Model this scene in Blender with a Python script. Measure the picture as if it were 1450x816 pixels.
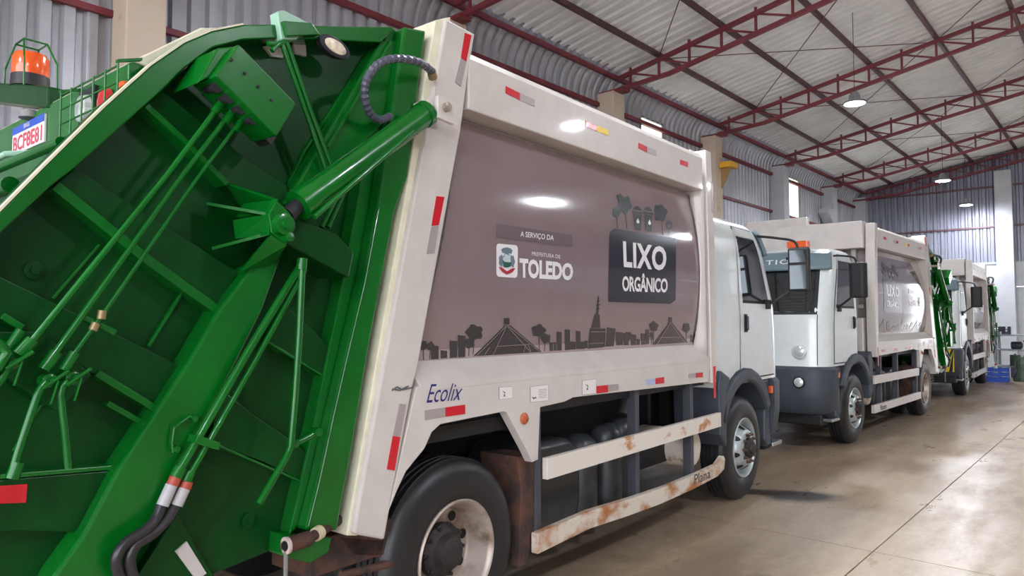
import bpy, bmesh, math, random
from math import sin, cos, radians, pi, atan, atan2, sqrt, degrees
from mathutils import Vector, Matrix, noise
random.seed(7)
C = bpy.context.scene.collection
for o in list(bpy.data.objects): bpy.data.objects.remove(o)

# ------------------------------------------------------------------ camera, world, exposure
TH = radians(41.6); PITCH = atan(47/1000.0)
cd = bpy.data.cameras.new('camera'); cam = bpy.data.objects.new('camera', cd); C.objects.link(cam)
cam.location = (0, 0, 1.75)
cam.rotation_euler = (pi/2 + PITCH, 0, TH)
cd.sensor_fit = 'HORIZONTAL'; cd.sensor_width = 36; cd.lens = 36*1000/1450; cd.clip_start = .02; cd.clip_end = 500
bpy.context.scene.camera = cam
sc = bpy.context.scene
sc.view_settings.view_transform = 'Standard'; sc.view_settings.look = 'None'
sc.view_settings.gamma = 1; sc.view_settings.use_curve_mapping = False
sc.view_settings.exposure = 0.0
WORLD_STRENGTH = 6.1; LAMP_STRENGTH = 980
w = bpy.data.worlds.new('world'); sc.world = w; w.use_nodes = True
nt = w.node_tree; nt.nodes.clear()
wo = nt.nodes.new('ShaderNodeOutputWorld'); bg = nt.nodes.new('ShaderNodeBackground')
tc = nt.nodes.new('ShaderNodeTexCoord'); sx = nt.nodes.new('ShaderNodeSeparateXYZ'); rp = nt.nodes.new('ShaderNodeValToRGB')
nt.links.new(tc.outputs['Generated'], sx.inputs[0]); nt.links.new(sx.outputs['Z'], rp.inputs[0])
rp.color_ramp.elements[0].position = 0.0; rp.color_ramp.elements[0].color = (.96, .97, 1, 1)
rp.color_ramp.elements[1].position = .8; rp.color_ramp.elements[1].color = (.62, .76, 1, 1)
nt.links.new(rp.outputs[0], bg.inputs[0]); bg.inputs[1].default_value = WORLD_STRENGTH
nt.links.new(bg.outputs[0], wo.inputs[0])

# ------------------------------------------------------------------ measuring: photo pixel -> point on a plane of the first truck
OC = Vector((0, 0, 1.75)); RT = Vector((cos(TH), sin(TH), 0)); FWD = Vector((-sin(TH), cos(TH), 0)); UP = Vector((0, 0, 1))
CF = FWD*cos(PITCH) + UP*sin(PITCH); CU = -FWD*sin(PITCH) + UP*cos(PITCH)
def ray(x, y): return CF + RT*(x-725)/1000 - CU*(y-408)/1000
def hit(x, y, pt, n):
    d = ray(x, y); return OC + d*((Vector(pt)-OC).dot(n)/d.dot(n))
class Frame:
    def __init__(s, phi, ox, oy, side):      # side +1: right side is the detailed one, -1: left
        s.phi = phi; s.o = Vector((ox, oy, 0)); s.side = side
        s.fx = Vector((-sin(phi), cos(phi), 0)); s.ly = Vector((-cos(phi), -sin(phi), 0)); s.out = -s.ly*side
    def P(s, x, y, o=0.):
        r = hit(x, y, s.o + s.out*o, s.out) - s.o; return (r.dot(s.fx), r.z)
    def E(s, x, y, lx):
        r = hit(x, y, s.o + s.fx*lx, s.fx) - s.o; return (r.dot(s.out), r.z)
T1 = Frame(radians(2.8), -2.7475, 2.6701, 1)
def facing(ang, cx, cz):
    f = -(RT*sin(radians(ang)) + FWD*cos(radians(ang))); front = RT*cx + FWD*cz; rear = front - f*4.117
    return Frame(atan2(-f.x, f.y), rear.x, rear.y, -1)
T2 = facing(42.5, 4.93, 10.2); T3 = facing(39.0, 10.75, 16.75)
P = T1.P

# ------------------------------------------------------------------ materials
def lin(c):
    return tuple(((v/255)/12.92 if v/255 <= .04045 else ((v/255+.055)/1.055)**2.4) for v in c) + (1,)
MATS = {}
def mat(name, col, rough=.5, metal=0., coat=0., var=.0, scale=6., col2=None, lo=.45, hi=.6, bump=0., bscale=40., emit=0., trans=0., stretch=(1,1,1), rvar=0., spec=.5):
    if name in MATS: return MATS[name]
    m = bpy.data.materials.new(name); m.use_nodes = True; t = m.node_tree; b = t.nodes['Principled BSDF']
    b.inputs['Specular IOR Level'].default_value = spec; b.inputs['Roughness'].default_value = rough; b.inputs['Metallic'].default_value = metal
    b.inputs['Coat Weight'].default_value = coat; b.inputs['Coat Roughness'].default_value = .06
    b.inputs['Base Color'].default_value = lin(col)
    if trans: b.inputs['Transmission Weight'].default_value = trans
    if emit:
        b.inputs['Emission Color'].default_value = lin(col); b.inputs['Emission Strength'].default_value = emit
    if var or col2 or bump or rvar:
        tc = t.nodes.new('ShaderNodeTexCoord'); mp = t.nodes.new('ShaderNodeMapping'); mp.inputs['Scale'].default_value = stretch
        t.links.new(tc.outputs['Object'], mp.inputs[0])
        n = t.nodes.new('ShaderNodeTexNoise'); n.inputs['Scale'].default_value = scale; n.inputs['Detail'].default_value = 6; n.inputs['Roughness'].default_value = .62
        t.links.new(mp.outputs[0], n.inputs['Vector'])
        r = t.nodes.new('ShaderNodeValToRGB')
        if col2:
            r.color_ramp.elements[0].position = lo; r.color_ramp.elements[1].position = hi
            r.color_ramp.elements[0].color = lin(col); r.color_ramp.elements[1].color = lin(col2)
        else:
            r.color_ramp.elements[0].position = .3; r.color_ramp.elements[1].position = .7
            r.color_ramp.elements[0].color = lin([max(0, v*(1-var)) for v in col]); r.color_ramp.elements[1].color = lin([min(255, v*(1+var)) for v in col])
        t.links.new(n.outputs['Fac'], r.inputs[0]); t.links.new(r.outputs[0], b.inputs['Base Color'])
        if rvar:
            mr = t.nodes.new('ShaderNodeMapRange'); mr.inputs[3].default_value = rough-rvar; mr.inputs[4].default_value = rough+rvar
            mr.inputs[1].default_value = .3; mr.inputs[2].default_value = .7
            t.links.new(n.outputs['Fac'], mr.inputs[0]); t.links.new(mr.outputs[0], b.inputs['Roughness'])
        if bump:
            n2 = t.nodes.new('ShaderNodeTexNoise'); n2.inputs['Scale'].default_value = bscale; n2.inputs['Detail'].default_value = 4
            t.links.new(mp.outputs[0], n2.inputs['Vector'])
            bp = t.nodes.new('ShaderNodeBump'); bp.inputs['Strength'].default_value = bump; bp.inputs['Distance'].default_value = .01
            t.links.new(n2.outputs['Fac'], bp.inputs['Height']); t.links.new(bp.outputs[0], b.inputs['Normal'])
    MATS[name] = m; return m
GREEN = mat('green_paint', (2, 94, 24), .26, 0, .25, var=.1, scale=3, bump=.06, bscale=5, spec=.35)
GREEND = mat('green_paint_shaded', (2, 60, 18), .36, 0, .05, var=.14, scale=4, bump=.08, bscale=4, spec=.22)  # darker copy of the green; shade of recesses and plates put into its colour
WHITE = mat('white_paint', (200, 193, 188), .38, 0, .3, var=.035, scale=5, rvar=.08)
CREAM = mat('cream_paint', (219, 214, 190), .45, var=.06)
WORN = mat('worn_white_paint', (216, 208, 198), .5, col2=(180, 118, 64), lo=.61, hi=.69, scale=3.2, stretch=(1, 1, 2))
RUSTY = mat('rusted_white_rail', (206, 196, 182), .6, col2=(166, 106, 58), lo=.48, hi=.62, scale=3.0, bump=.2, stretch=(1, 1, 1.6))
RUST = mat('brown_rust', (88, 56, 44), .8, col2=(48, 38, 36), lo=.4, hi=.6, scale=7, bump=.3)
PANEL = mat('mauve_vinyl', (131, 114, 117), .1, 0, .9, var=.03, scale=2)
PANELB = mat('mauve_dark_vinyl', (108, 94, 99), .2, 0, .5)
INK = mat('charcoal_vinyl', (44, 42, 52), .2, 0, .5)
INKG = mat('slate_vinyl', (52, 60, 66), .2, 0, .5)
LETTER = mat('off_white_vinyl', (226, 224, 226), .3, 0, .3)
CREST_G = mat('crest_green', (40, 92, 76), .3); CREST_B = mat('crest_grey_blue', (104, 122, 134), .3); CREST_R = mat('crest_red', (170, 52, 66), .3)
BLUE_INK = mat('navy_vinyl', (42, 44, 110), .3); THIN = mat('thin_print', (90, 88, 92), .4)
RED = mat('red_reflector', (196, 24, 40), .25, 0, .3); GREYR = mat('grey_reflector', (168, 158, 158), .3, .2); YEL = mat('yellow_reflector', (236, 200, 60), .35)
TYRE = mat('tyre_rubber', (30, 30, 33), .42, var=.15, scale=8, bump=.1); 
STEEL = mat('worn_rim_steel', (172, 158, 148), .4, .35, col2=(112, 88, 74), lo=.5, hi=.7, scale=5)
RIMS = mat('silver_rim_paint', (176, 184, 184), .35, .4, var=.1)
NUT = mat('rusty_nut', (104, 78, 66), .55, .4, var=.2); HUBD = mat('dark_hub', (48, 44, 44), .6, .2, var=.25)
DARK = mat('dark_chassis', (30, 31, 36), .55, var=.25, scale=5); BLACK = mat('deep_black', (10, 10, 12), .6)
TANK = mat('black_plastic_tank', (52, 54, 56), .38, var=.12)
POSTG = mat('dark_grey_steel', (62, 62, 70), .5, var=.12)
PLAST = mat('grey_blue_plastic', (58, 64, 73), .5, var=.06); VISOR = mat('visor_grey_blue', (104, 122, 130), .35, var=.04)
CABW = mat('cab_white', (212, 217, 217), .25, 0, .6, var=.02)
GLASS = mat('dark_tinted_glass', (22, 28, 32), .04, 0, 1.0)
SEAL = mat('black_rubber_seal', (18, 18, 20), .6)
CHROME = mat('brushed_chrome', (190, 192, 196), .2, .95)
LENS = mat('clear_lens', (206, 210, 208), .12, .3, .6); AMBER = mat('amber_lens', (222, 92, 34), .25, 0, .5); REDL = mat('red_lens', (200, 34, 36), .25, 0, .5)
CREAML = mat('cream_lens', (214, 200, 178), .3, 0, .4, var=.15, scale=40)
HOSE = mat('black_hose', (44, 42, 46), .35, var=.1); HOSEG = mat('ribbed_hose_grey', (76, 78, 94), .4)
BRASS = mat('old_brass', (150, 132, 92), .45, .5)
ORANGE = mat('orange_beacon_plastic', (232, 88, 26), .2, 0, .6)
PLATEW = mat('plate_white', (228, 218, 222), .4); PLATEB = mat('plate_blue', (44, 82, 176), .4)
OXIDE = mat('red_oxide_steel', (112, 42, 50), .55, var=.12, scale=3)
OXIDED = mat('dark_purlin_steel', (88, 58, 64), .5, .2, var=.12)
GALV = mat('galvanised_roof_sheet', (238, 240, 242), .5, .0, var=.05, scale=1.5)
GALVW = mat('galvanised_wall_sheet', (168, 168, 174), .42, .3, var=.06, scale=1.5)
CONC = mat('precast_concrete', (196, 178, 160), .85, col2=(158, 116, 88), lo=.58, hi=.72, scale=2.2, bump=.2)
CONCG = mat('painted_concrete', (184, 185, 190), .8, var=.04, scale=2)
YELP = mat('yellow_steel', (216, 160, 40), .5); BLUEP = mat('blue_plastic', (36, 84, 190), .45)
BENCH = mat('grey_white_bench_paint', (150, 155, 163), .5, var=.08); MACH = mat('dark_machine_metal', (60, 62, 72), .45, .3, var=.2); MACHG = mat('olive_machine_paint', (74, 92, 78), .5, var=.15)
LABEL = mat('paper_label', (196, 190, 188), .6)
LAMPE = mat('lamp_glow', (240, 246, 255), .5, emit=LAMP_STRENGTH); LAMPH = mat('lamp_housing', (150, 152, 158), .4, .6)

def floor_material():
    m = bpy.data.materials.new('stained_concrete_floor'); m.use_nodes = True; t = m.node_tree; b = t.nodes['Principled BSDF']; L = t.links
    def N(k, **kw):
        n = t.nodes.new(k)
        for a, v in kw.items(): setattr(n, a, v)
        return n
    geo = N('ShaderNodeNewGeometry')
    def noise_ramp(scale, lo, hi, c0, c1, sc=(1, 1, 1), detail=8, rot=0):
        mp = N('ShaderNodeMapping'); mp.inputs['Scale'].default_value = sc; mp.inputs['Rotation'].default_value = (0, 0, rot)
        L.new(geo.outputs['Position'], mp.inputs[0])
        n = N('ShaderNodeTexNoise'); n.inputs['Scale'].default_value = scale; n.inputs['Detail'].default_value = detail; n.inputs['Roughness'].default_value = .65
        L.new(mp.outputs[0], n.inputs['Vector']); r = N('ShaderNodeValToRGB'); L.new(n.outputs['Fac'], r.inputs[0])
        r.color_ramp.elements[0].position = lo; r.color_ramp.elements[1].position = hi
        r.color_ramp.elements[0].color = c0; r.color_ramp.elements[1].color = c1
        return n, r
    n1, r1 = noise_ramp(.6, .35, .68, lin((160, 139, 114)), lin((188, 170, 148)), (1, .45, 1))
    n2, r2 = noise_ramp(2.4, .44, .66, (1, 1, 1, 1), (.72, .66, .6, 1), (1, .3, 1))
    mx = N('ShaderNodeMix', data_type='RGBA', blend_type='MULTIPLY'); mx.inputs['Factor'].default_value = 1
    L.new(r1.outputs[0], mx.inputs['A']); L.new(r2.outputs[0], mx.inputs['B'])
    n3, r3 = noise_ramp(28, .4, .7, (1, 1, 1, 1), (.86, .85, .84, 1), detail=4)
    mx2 = N('ShaderNodeMix', data_type='RGBA', blend_type='MULTIPLY'); mx2.inputs['Factor'].default_value = 1
    L.new(mx.outputs['Result'], mx2.inputs['A']); L.new(r3.outputs[0], mx2.inputs['B'])
    cur = mx2.outputs['Result']
    # spilled oil and worn grime by the first truck, darker patches under the other two
    def blot(cx, cy, rx, ry, rot, col, amount, jitter):
        nonlocal cur
        mp = N('ShaderNodeMapping', vector_type='TEXTURE'); mp.inputs['Location'].default_value = (cx, cy, 0); mp.inputs['Rotation'].default_value = (0, 0, rot); mp.inputs['Scale'].default_value = (rx, ry, 1)
        L.new(geo.outputs['Position'], mp.inputs[0]); ln = N('ShaderNodeVectorMath', operation='LENGTH'); L.new(mp.outputs[0], ln.inputs[0])
        nn, _ = noise_ramp(4.5, 0, 1, (0, 0, 0, 1), (1, 1, 1, 1), detail=6)
        ma = N('ShaderNodeMath', operation='MULTIPLY_ADD'); ma.inputs[1].default_value = jitter; L.new(nn.outputs['Fac'], ma.inputs[0]); L.new(ln.outputs['Value'], ma.inputs[2])
        mr = N('ShaderNodeMapRange'); mr.inputs[1].default_value = .6+jitter*.5; mr.inputs[2].default_value = 1.15+jitter*.5; mr.inputs[3].default_value = amount; mr.inputs[4].default_value = 0
        L.new(ma.outputs[0], mr.inputs[0])
        mm = N('ShaderNodeMix', data_type='RGBA'); L.new(mr.outputs[0], mm.inputs['Factor']); L.new(cur, mm.inputs['A']); mm.inputs['B'].default_value = lin(col)
        cur = mm.outputs['Result']
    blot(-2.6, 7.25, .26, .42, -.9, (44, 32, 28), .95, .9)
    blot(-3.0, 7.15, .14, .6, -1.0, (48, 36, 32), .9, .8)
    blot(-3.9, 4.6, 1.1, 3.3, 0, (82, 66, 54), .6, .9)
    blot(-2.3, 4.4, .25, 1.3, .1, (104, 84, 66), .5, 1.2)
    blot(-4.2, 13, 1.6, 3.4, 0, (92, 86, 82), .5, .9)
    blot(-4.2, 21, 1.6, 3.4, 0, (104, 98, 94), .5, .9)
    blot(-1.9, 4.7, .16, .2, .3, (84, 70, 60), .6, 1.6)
    L.new(cur, b.inputs['Base Color'])
    mr = N('ShaderNodeMapRange'); mr.inputs[1].default_value = .35; mr.inputs[2].default_value = .7; mr.inputs[3].default_value = .26; mr.inputs[4].default_value = .52
    L.new(n2.outputs['Fac'], mr.inputs[0]); L.new(mr.outputs[0], b.inputs['Roughness'])
    bp = N('ShaderNodeBump'); bp.inputs['Strength'].default_value = .12; bp.inputs['Distance'].default_value = .01; L.new(n3.outputs['Fac'], bp.inputs['Height']); L.new(bp.outputs[0], b.inputs['Normal'])
    return m
FLOORM = floor_material()

def rail_material():
    m = bpy.data.materials.new('rail_rust_streaks'); return m

# ------------------------------------------------------------------ mesh helpers
def tag(o, label=None, cat=None, group=None, kind=None):
    if label: o['label'] = label
    if cat: o['category'] = cat
    if group: o['group'] = group
    if kind: o['kind'] = kind
    return o
def empty(name, loc=(0, 0, 0), rz=0):
    o = bpy.data.objects.new(name, None); C.objects.link(o); o.location = loc; o.rotation_euler = (0, 0, rz); o.empty_display_size = .1
    return o
def copy_tree(o, parent=None):
    kids = list(o.children)
    c = o.copy(); C.objects.link(c); c.parent = parent
    for ch in kids: copy_tree(ch, c)
    return c
class MB:
    """collects shapes; coordinates are (x forward, o outward, z up); sd=+1 right side of truck, -1 left"""
    def __init__(s, sd=0): s.v = []; s.f = []; s.sd = sd
    def add(s, vs, fs):
        n = len(s.v); s.v += [tuple(v) for v in vs]; s.f += [tuple(i+n for i in f) for f in fs]; return s
    def box(s, a, b, c, d, e, f):
        return s.add([(x, y, z) for x in (a, b) for y in (c, d) for z in (e, f)], [(0, 1, 3, 2), (4, 6, 7, 5), (0, 4, 5, 1), (2, 3, 7, 6), (0, 2, 6, 4), (1, 5, 7, 3)])
    def _prism(s, A, B):
        n = len(A); s.add(A + B, [tuple(range(n)), tuple(range(2*n-1, n-1, -1))] + [(i, (i+1) % n, n+(i+1) % n, n+i) for i in range(n)]); return s
    def prism(s, pts, o0, o1): return s._prism([(x, o0, z) for x, z in pts], [(x, o1, z) for x, z in pts])     # along o
    def prismx(s, pts, x0, x1): return s._prism([(x0, o, z) for o, z in pts], [(x1, o, z) for o, z in pts])
    def prismz(s, pts, z0, z1): return s._prism([(x, o, z0) for x, o in pts], [(x, o, z1) for x, o in pts])
    def slab(s, a, b, c, d, t):           # quad with thickness along its normal
        a, b, c, d = map(Vector, (a, b, c, d)); n = (b-a).cross(d-a).normalized()*t/2
        return s._prism([p-n for p in (a, b, c, d)], [p+n for p in (a, b, c, d)])
    def tube(s, pts, r, n=10, r1=None):
        pts = [Vector(p) for p in pts]; m = len(pts); base = len(s.v); up = None
        for i, p in enumerate(pts):
            t = (pts[min(i+1, m-1)] - pts[max(i-1, 0)]).normalized()
            if up is None:
                up = t.orthogonal().normalized()
            up = (up - t*up.dot(t)).normalized(); sd = t.cross(up)
            rr = r if r1 is None else r + (r1-r)*i/(m-1)
            if isinstance(r, (list, tuple)): rr = r[i]
            for k in range(n):
                a = 2*pi*k/n; s.v.append(tuple(p + up*cos(a)*rr + sd*sin(a)*rr))
        for i in range(m-1):
            for k in range(n):
                s.f.append((base+i*n+k, base+i*n+(k+1) % n, base+(i+1)*n+(k+1) % n, base+(i+1)*n+k))
        s.f.append(tuple(base+k for k in reversed(range(n)))); s.f.append(tuple(base+(m-1)*n+k for k in range(n)))
        return s
    def lathe(s, prof, c, n=40, axis='o'):    # prof: (radius, offset along axis)
        base = len(s.v); cx, co, cz = c
        for r, d in prof:
            for k in range(n):
                a = 2*pi*k/n
                if axis == 'o': s.v.append((cx+r*cos(a), co+d, cz+r*sin(a)))
                elif axis == 'z': s.v.append((cx+r*cos(a), co+r*sin(a), cz+d))
                else: s.v.append((cx+d, co+r*cos(a), cz+r*sin(a)))
        for i in range(len(prof)-1):
            for k in range(n): s.f.append((base+i*n+k, base+i*n+(k+1) % n, base+(i+1)*n+(k+1) % n, base+(i+1)*n+k))
        if prof[0][0] > 1e-4: s.f.append(tuple(base+k for k in reversed(range(n))))
        if prof[-1][0] > 1e-4: s.f.append(tuple(base+(len(prof)-1)*n+k for k in range(n)))
        return s
    def grid(s, fn, nu, nv):
        base = len(s.v)
        for j in range(nv+1):
            for i in range(nu+1): s.v.append(tuple(fn(i/nu, j/nv)))
        for j in range(nv):
            for i in range(nu): a = base+j*(nu+1)+i; s.f.append((a, a+1, a+nu+2, a+nu+1))
        return s
    def build(s, name, m, parent=None, smooth=False, bevel=0, solid=0, norm=True, kind=None, label=None):
        vs = s.v if s.sd == 0 else [(x, -o*s.sd, z) for x, o, z in s.v]
        me = bpy.data.meshes.new(name); me.from_pydata(vs, [], s.f); me.validate()
        if norm:
            b = bmesh.new(); b.from_mesh(me); bmesh.ops.remove_doubles(b, verts=b.verts, dist=1e-5); bmesh.ops.recalc_face_normals(b, faces=b.faces); b.to_mesh(me); b.free()
        me.materials.append(m)
        if smooth:
            for p in me.polygons: p.use_smooth = True
            me.set_sharp_from_angle(angle=radians(38))
        o = bpy.data.objects.new(name, me); C.objects.link(o)
        if parent: o.parent = parent
        if bevel:
            md = o.modifiers.new('bevel', 'BEVEL'); md.width = bevel; md.segments = 2; md.limit_method = 'ANGLE'; md.angle_limit = radians(40)
        if solid:
            md = o.modifiers.new('solid', 'SOLIDIFY'); md.thickness = solid; md.offset = 0
        if kind: o['kind'] = kind
        if label: o['label'] = label
        return o
def smooth_path(pts, k=5):
    P_ = [Vector(p) for p in pts]; out = []
    for i in range(len(P_)-1):
        p0 = P_[max(i-1, 0)]; p1 = P_[i]; p2 = P_[i+1]; p3 = P_[min(i+2, len(P_)-1)]
        for j in range(k):
            t = j/k; out.append(.5*((2*p1) + (p2-p0)*t + (2*p0-5*p1+4*p2-p3)*t*t + (3*p1-p0-3*p2+p3)*t**3))
    out.append(P_[-1]); return out

TXT = {}
def text_geo(s, bold=0., shear=0., space=1.):
    key = (s, bold, shear, space)
    if key in TXT: return TXT[key]
    cu = bpy.data.curves.new('t', 'FONT'); cu.body = s; cu.offset = bold; cu.shear = shear; cu.space_character = space; cu.resolution_u = 3; cu.fill_mode = 'FRONT'
    o = bpy.data.objects.new('t', cu); C.objects.link(o); bpy.context.view_layer.update()
    me = bpy.data.meshes.new_from_object(o.evaluated_get(bpy.context.evaluated_depsgraph_get()))
    vs = [v.co.copy() for v in me.vertices]; fs = [tuple(p.vertices) for p in me.polygons]
    x0 = min(v.x for v in vs); x1 = max(v.x for v in vs); y0 = min(v.y for v in vs); y1 = max(v.y for v in vs)
    vs = [((v.x-x0)/(x1-x0), (v.y-y0)/(y1-y0)) for v in vs]
    bpy.data.objects.remove(o); bpy.data.curves.remove(cu); bpy.data.meshes.remove(me)
    TXT[key] = (vs, fs); return TXT[key]
def bil(q, u, v):    # q: TL, TR, BR, BL ; u right, v up
    (tl, tr, br, bl) = [Vector(p) for p in q]
    return (bl*(1-u)+br*u)*(1-v) + (tl*(1-u)+tr*u)*v
def zz(ox, oy, s): return lambda x, y: (ox + x/s, oy + y/s)
ZP = zz(580, 260, 2.914)      # magnifications used while measuring the photograph
ZS = zz(600, 500, 5.577); ZB = zz(740, 520, 4.079); Z4 = zz(250, 230, 2.81); Z5 = zz(0, 500, 2.583); Z6 = zz(330, 500, 2.581); Z2 = zz(260, 0, 3); Z1 = zz(0, 0, 3); Z3 = zz(0, 250, 3.022)

def bulge(z):
    return -.075 + .085*max(0, 1-((z-2.17)/.68)**2)
def PS(x, y, e=0.):           # pixel on the bulging side panel
    o = 0.
    for _ in range(5): p = P(x, y, o); o = bulge(p[1]) + e
    return (p[0], o, p[1])

# ------------------------------------------------------------------ wheels
def make_wheel(sd, cx, oface, kind, root, outward=1):
    """outward=+1: seen face towards +o at oface; -1: other side of the truck"""
    R = .505; wd = .285; q = outward
    def mb(): return MB(sd)
    prof = [(.285, -.02), (.30, -.008), (.36, -.0), (.43, -.004), (.472, -.022), (.492, -.045), (.5, -.06)]
    x = -.06; tread = []
    for g in range(4):
        tread += [(.505, x-.004), (.505, x-.034), (.494, x-.037), (.494, x-.044)]; x -= .044
    prof += tread + [(.505, -.238), (.492, -.242), (.472, -.262), (.43, -.281), (.36, -.285), (.285, -.265)]
    m = mb(); m.lathe([(r, d*q) for r, d in prof], (cx, oface, R), 56)
    m.f = m.f[:-2]
    t = m.build('wheel', TYRE, root, smooth=True)
    ring = mb().lathe([(r, d*q) for r, d in [(.462, -.013), (.459, -.009), (.456, -.0085)]], (cx, oface, R), 56); ring.f = ring.f[:-2]
    rimm = STEEL if kind == 'rear' else RIMS
    if kind == 'rear':
        rp = [(.288, -.02), (.292, -.004), (.284, .004), (.272, -.004), (.262, -.03), (.258, -.075), (.245, -.1), (.235, -.135), (.222, -.15), (.16, -.158), (.13, -.165), (.001, -.165)]
        m = mb().lathe([(r, d*q) for r, d in rp], (cx, oface, R), 48); m.f = m.f[:-2]; m.build('rim', rimm, t, smooth=True)
        h = mb().lathe([(r, d*q) for r, d in [(.145, -.166), (.145, -.12), (.125, -.1), (.1, -.09), (.085, -.05), (.05, -.038), (.001, -.036)]], (cx, oface, R), 32); h.build('hub', HUBD, t, smooth=True)
        hr, hd, nr, nd, nm = .19, -.152, .135, -.12, HUBD
    else:
        rp = [(.288, -.02), (.292, -.004), (.284, .004), (.272, -.006), (.262, -.03), (.256, -.07), (.24, -.085), (.222, -.06), (.2, -.02), (.175, .018), (.155, .03), (.11, .03), (.105, .022), (.001, .022)]
        m = mb().lathe([(r, d*q) for r, d in rp], (cx, oface, R), 48); m.f = m.f[:-2]; m.build('rim', rimm, t, smooth=True)
        h = mb().lathe([(r, d*q) for r, d in [(.1, .02), (.1, .055), (.085, .07), (.06, .075), (.055, .088), (.001, .09)]], (cx, oface, R), 32); h.build('hub', HUBD, t, smooth=True)
        hr, hd, nr, nd, nm = .212, -.035, .135, .04, NUT
    hp = None
    for k in range(8):
        a = 2*pi*(k+.3)/8
        b = mb().lathe([(.027, -.004*q), (.027, .002*q), (.02, .0024*q)], (hr*cos(a), 0, hr*sin(a)), 14)
        if kind != 'rear': b.v = [(x_, o_ + (.212 - sqrt(x_*x_+z_*z_))*1.7*q, z_) for x_, o_, z_ in b.v]
        b.v = [(x_+cx, o_+oface+hd*q+.006*q, z_+R) for x_, o_, z_ in b.v]
        b.build('hand_hole_disc', BLACK, t)  # black disc painted for the dark inside of an open hole
    for k in range(10):
        a = 2*pi*k/10
        mb().lathe([(.016, -.02*q), (.016, .012*q), (.011, .016*q), (.011, .03*q)], (cx+nr*cos(a), oface+nd*q, R+nr*sin(a)), 6).build('wheel_nut', nm, t)
    return t

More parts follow.
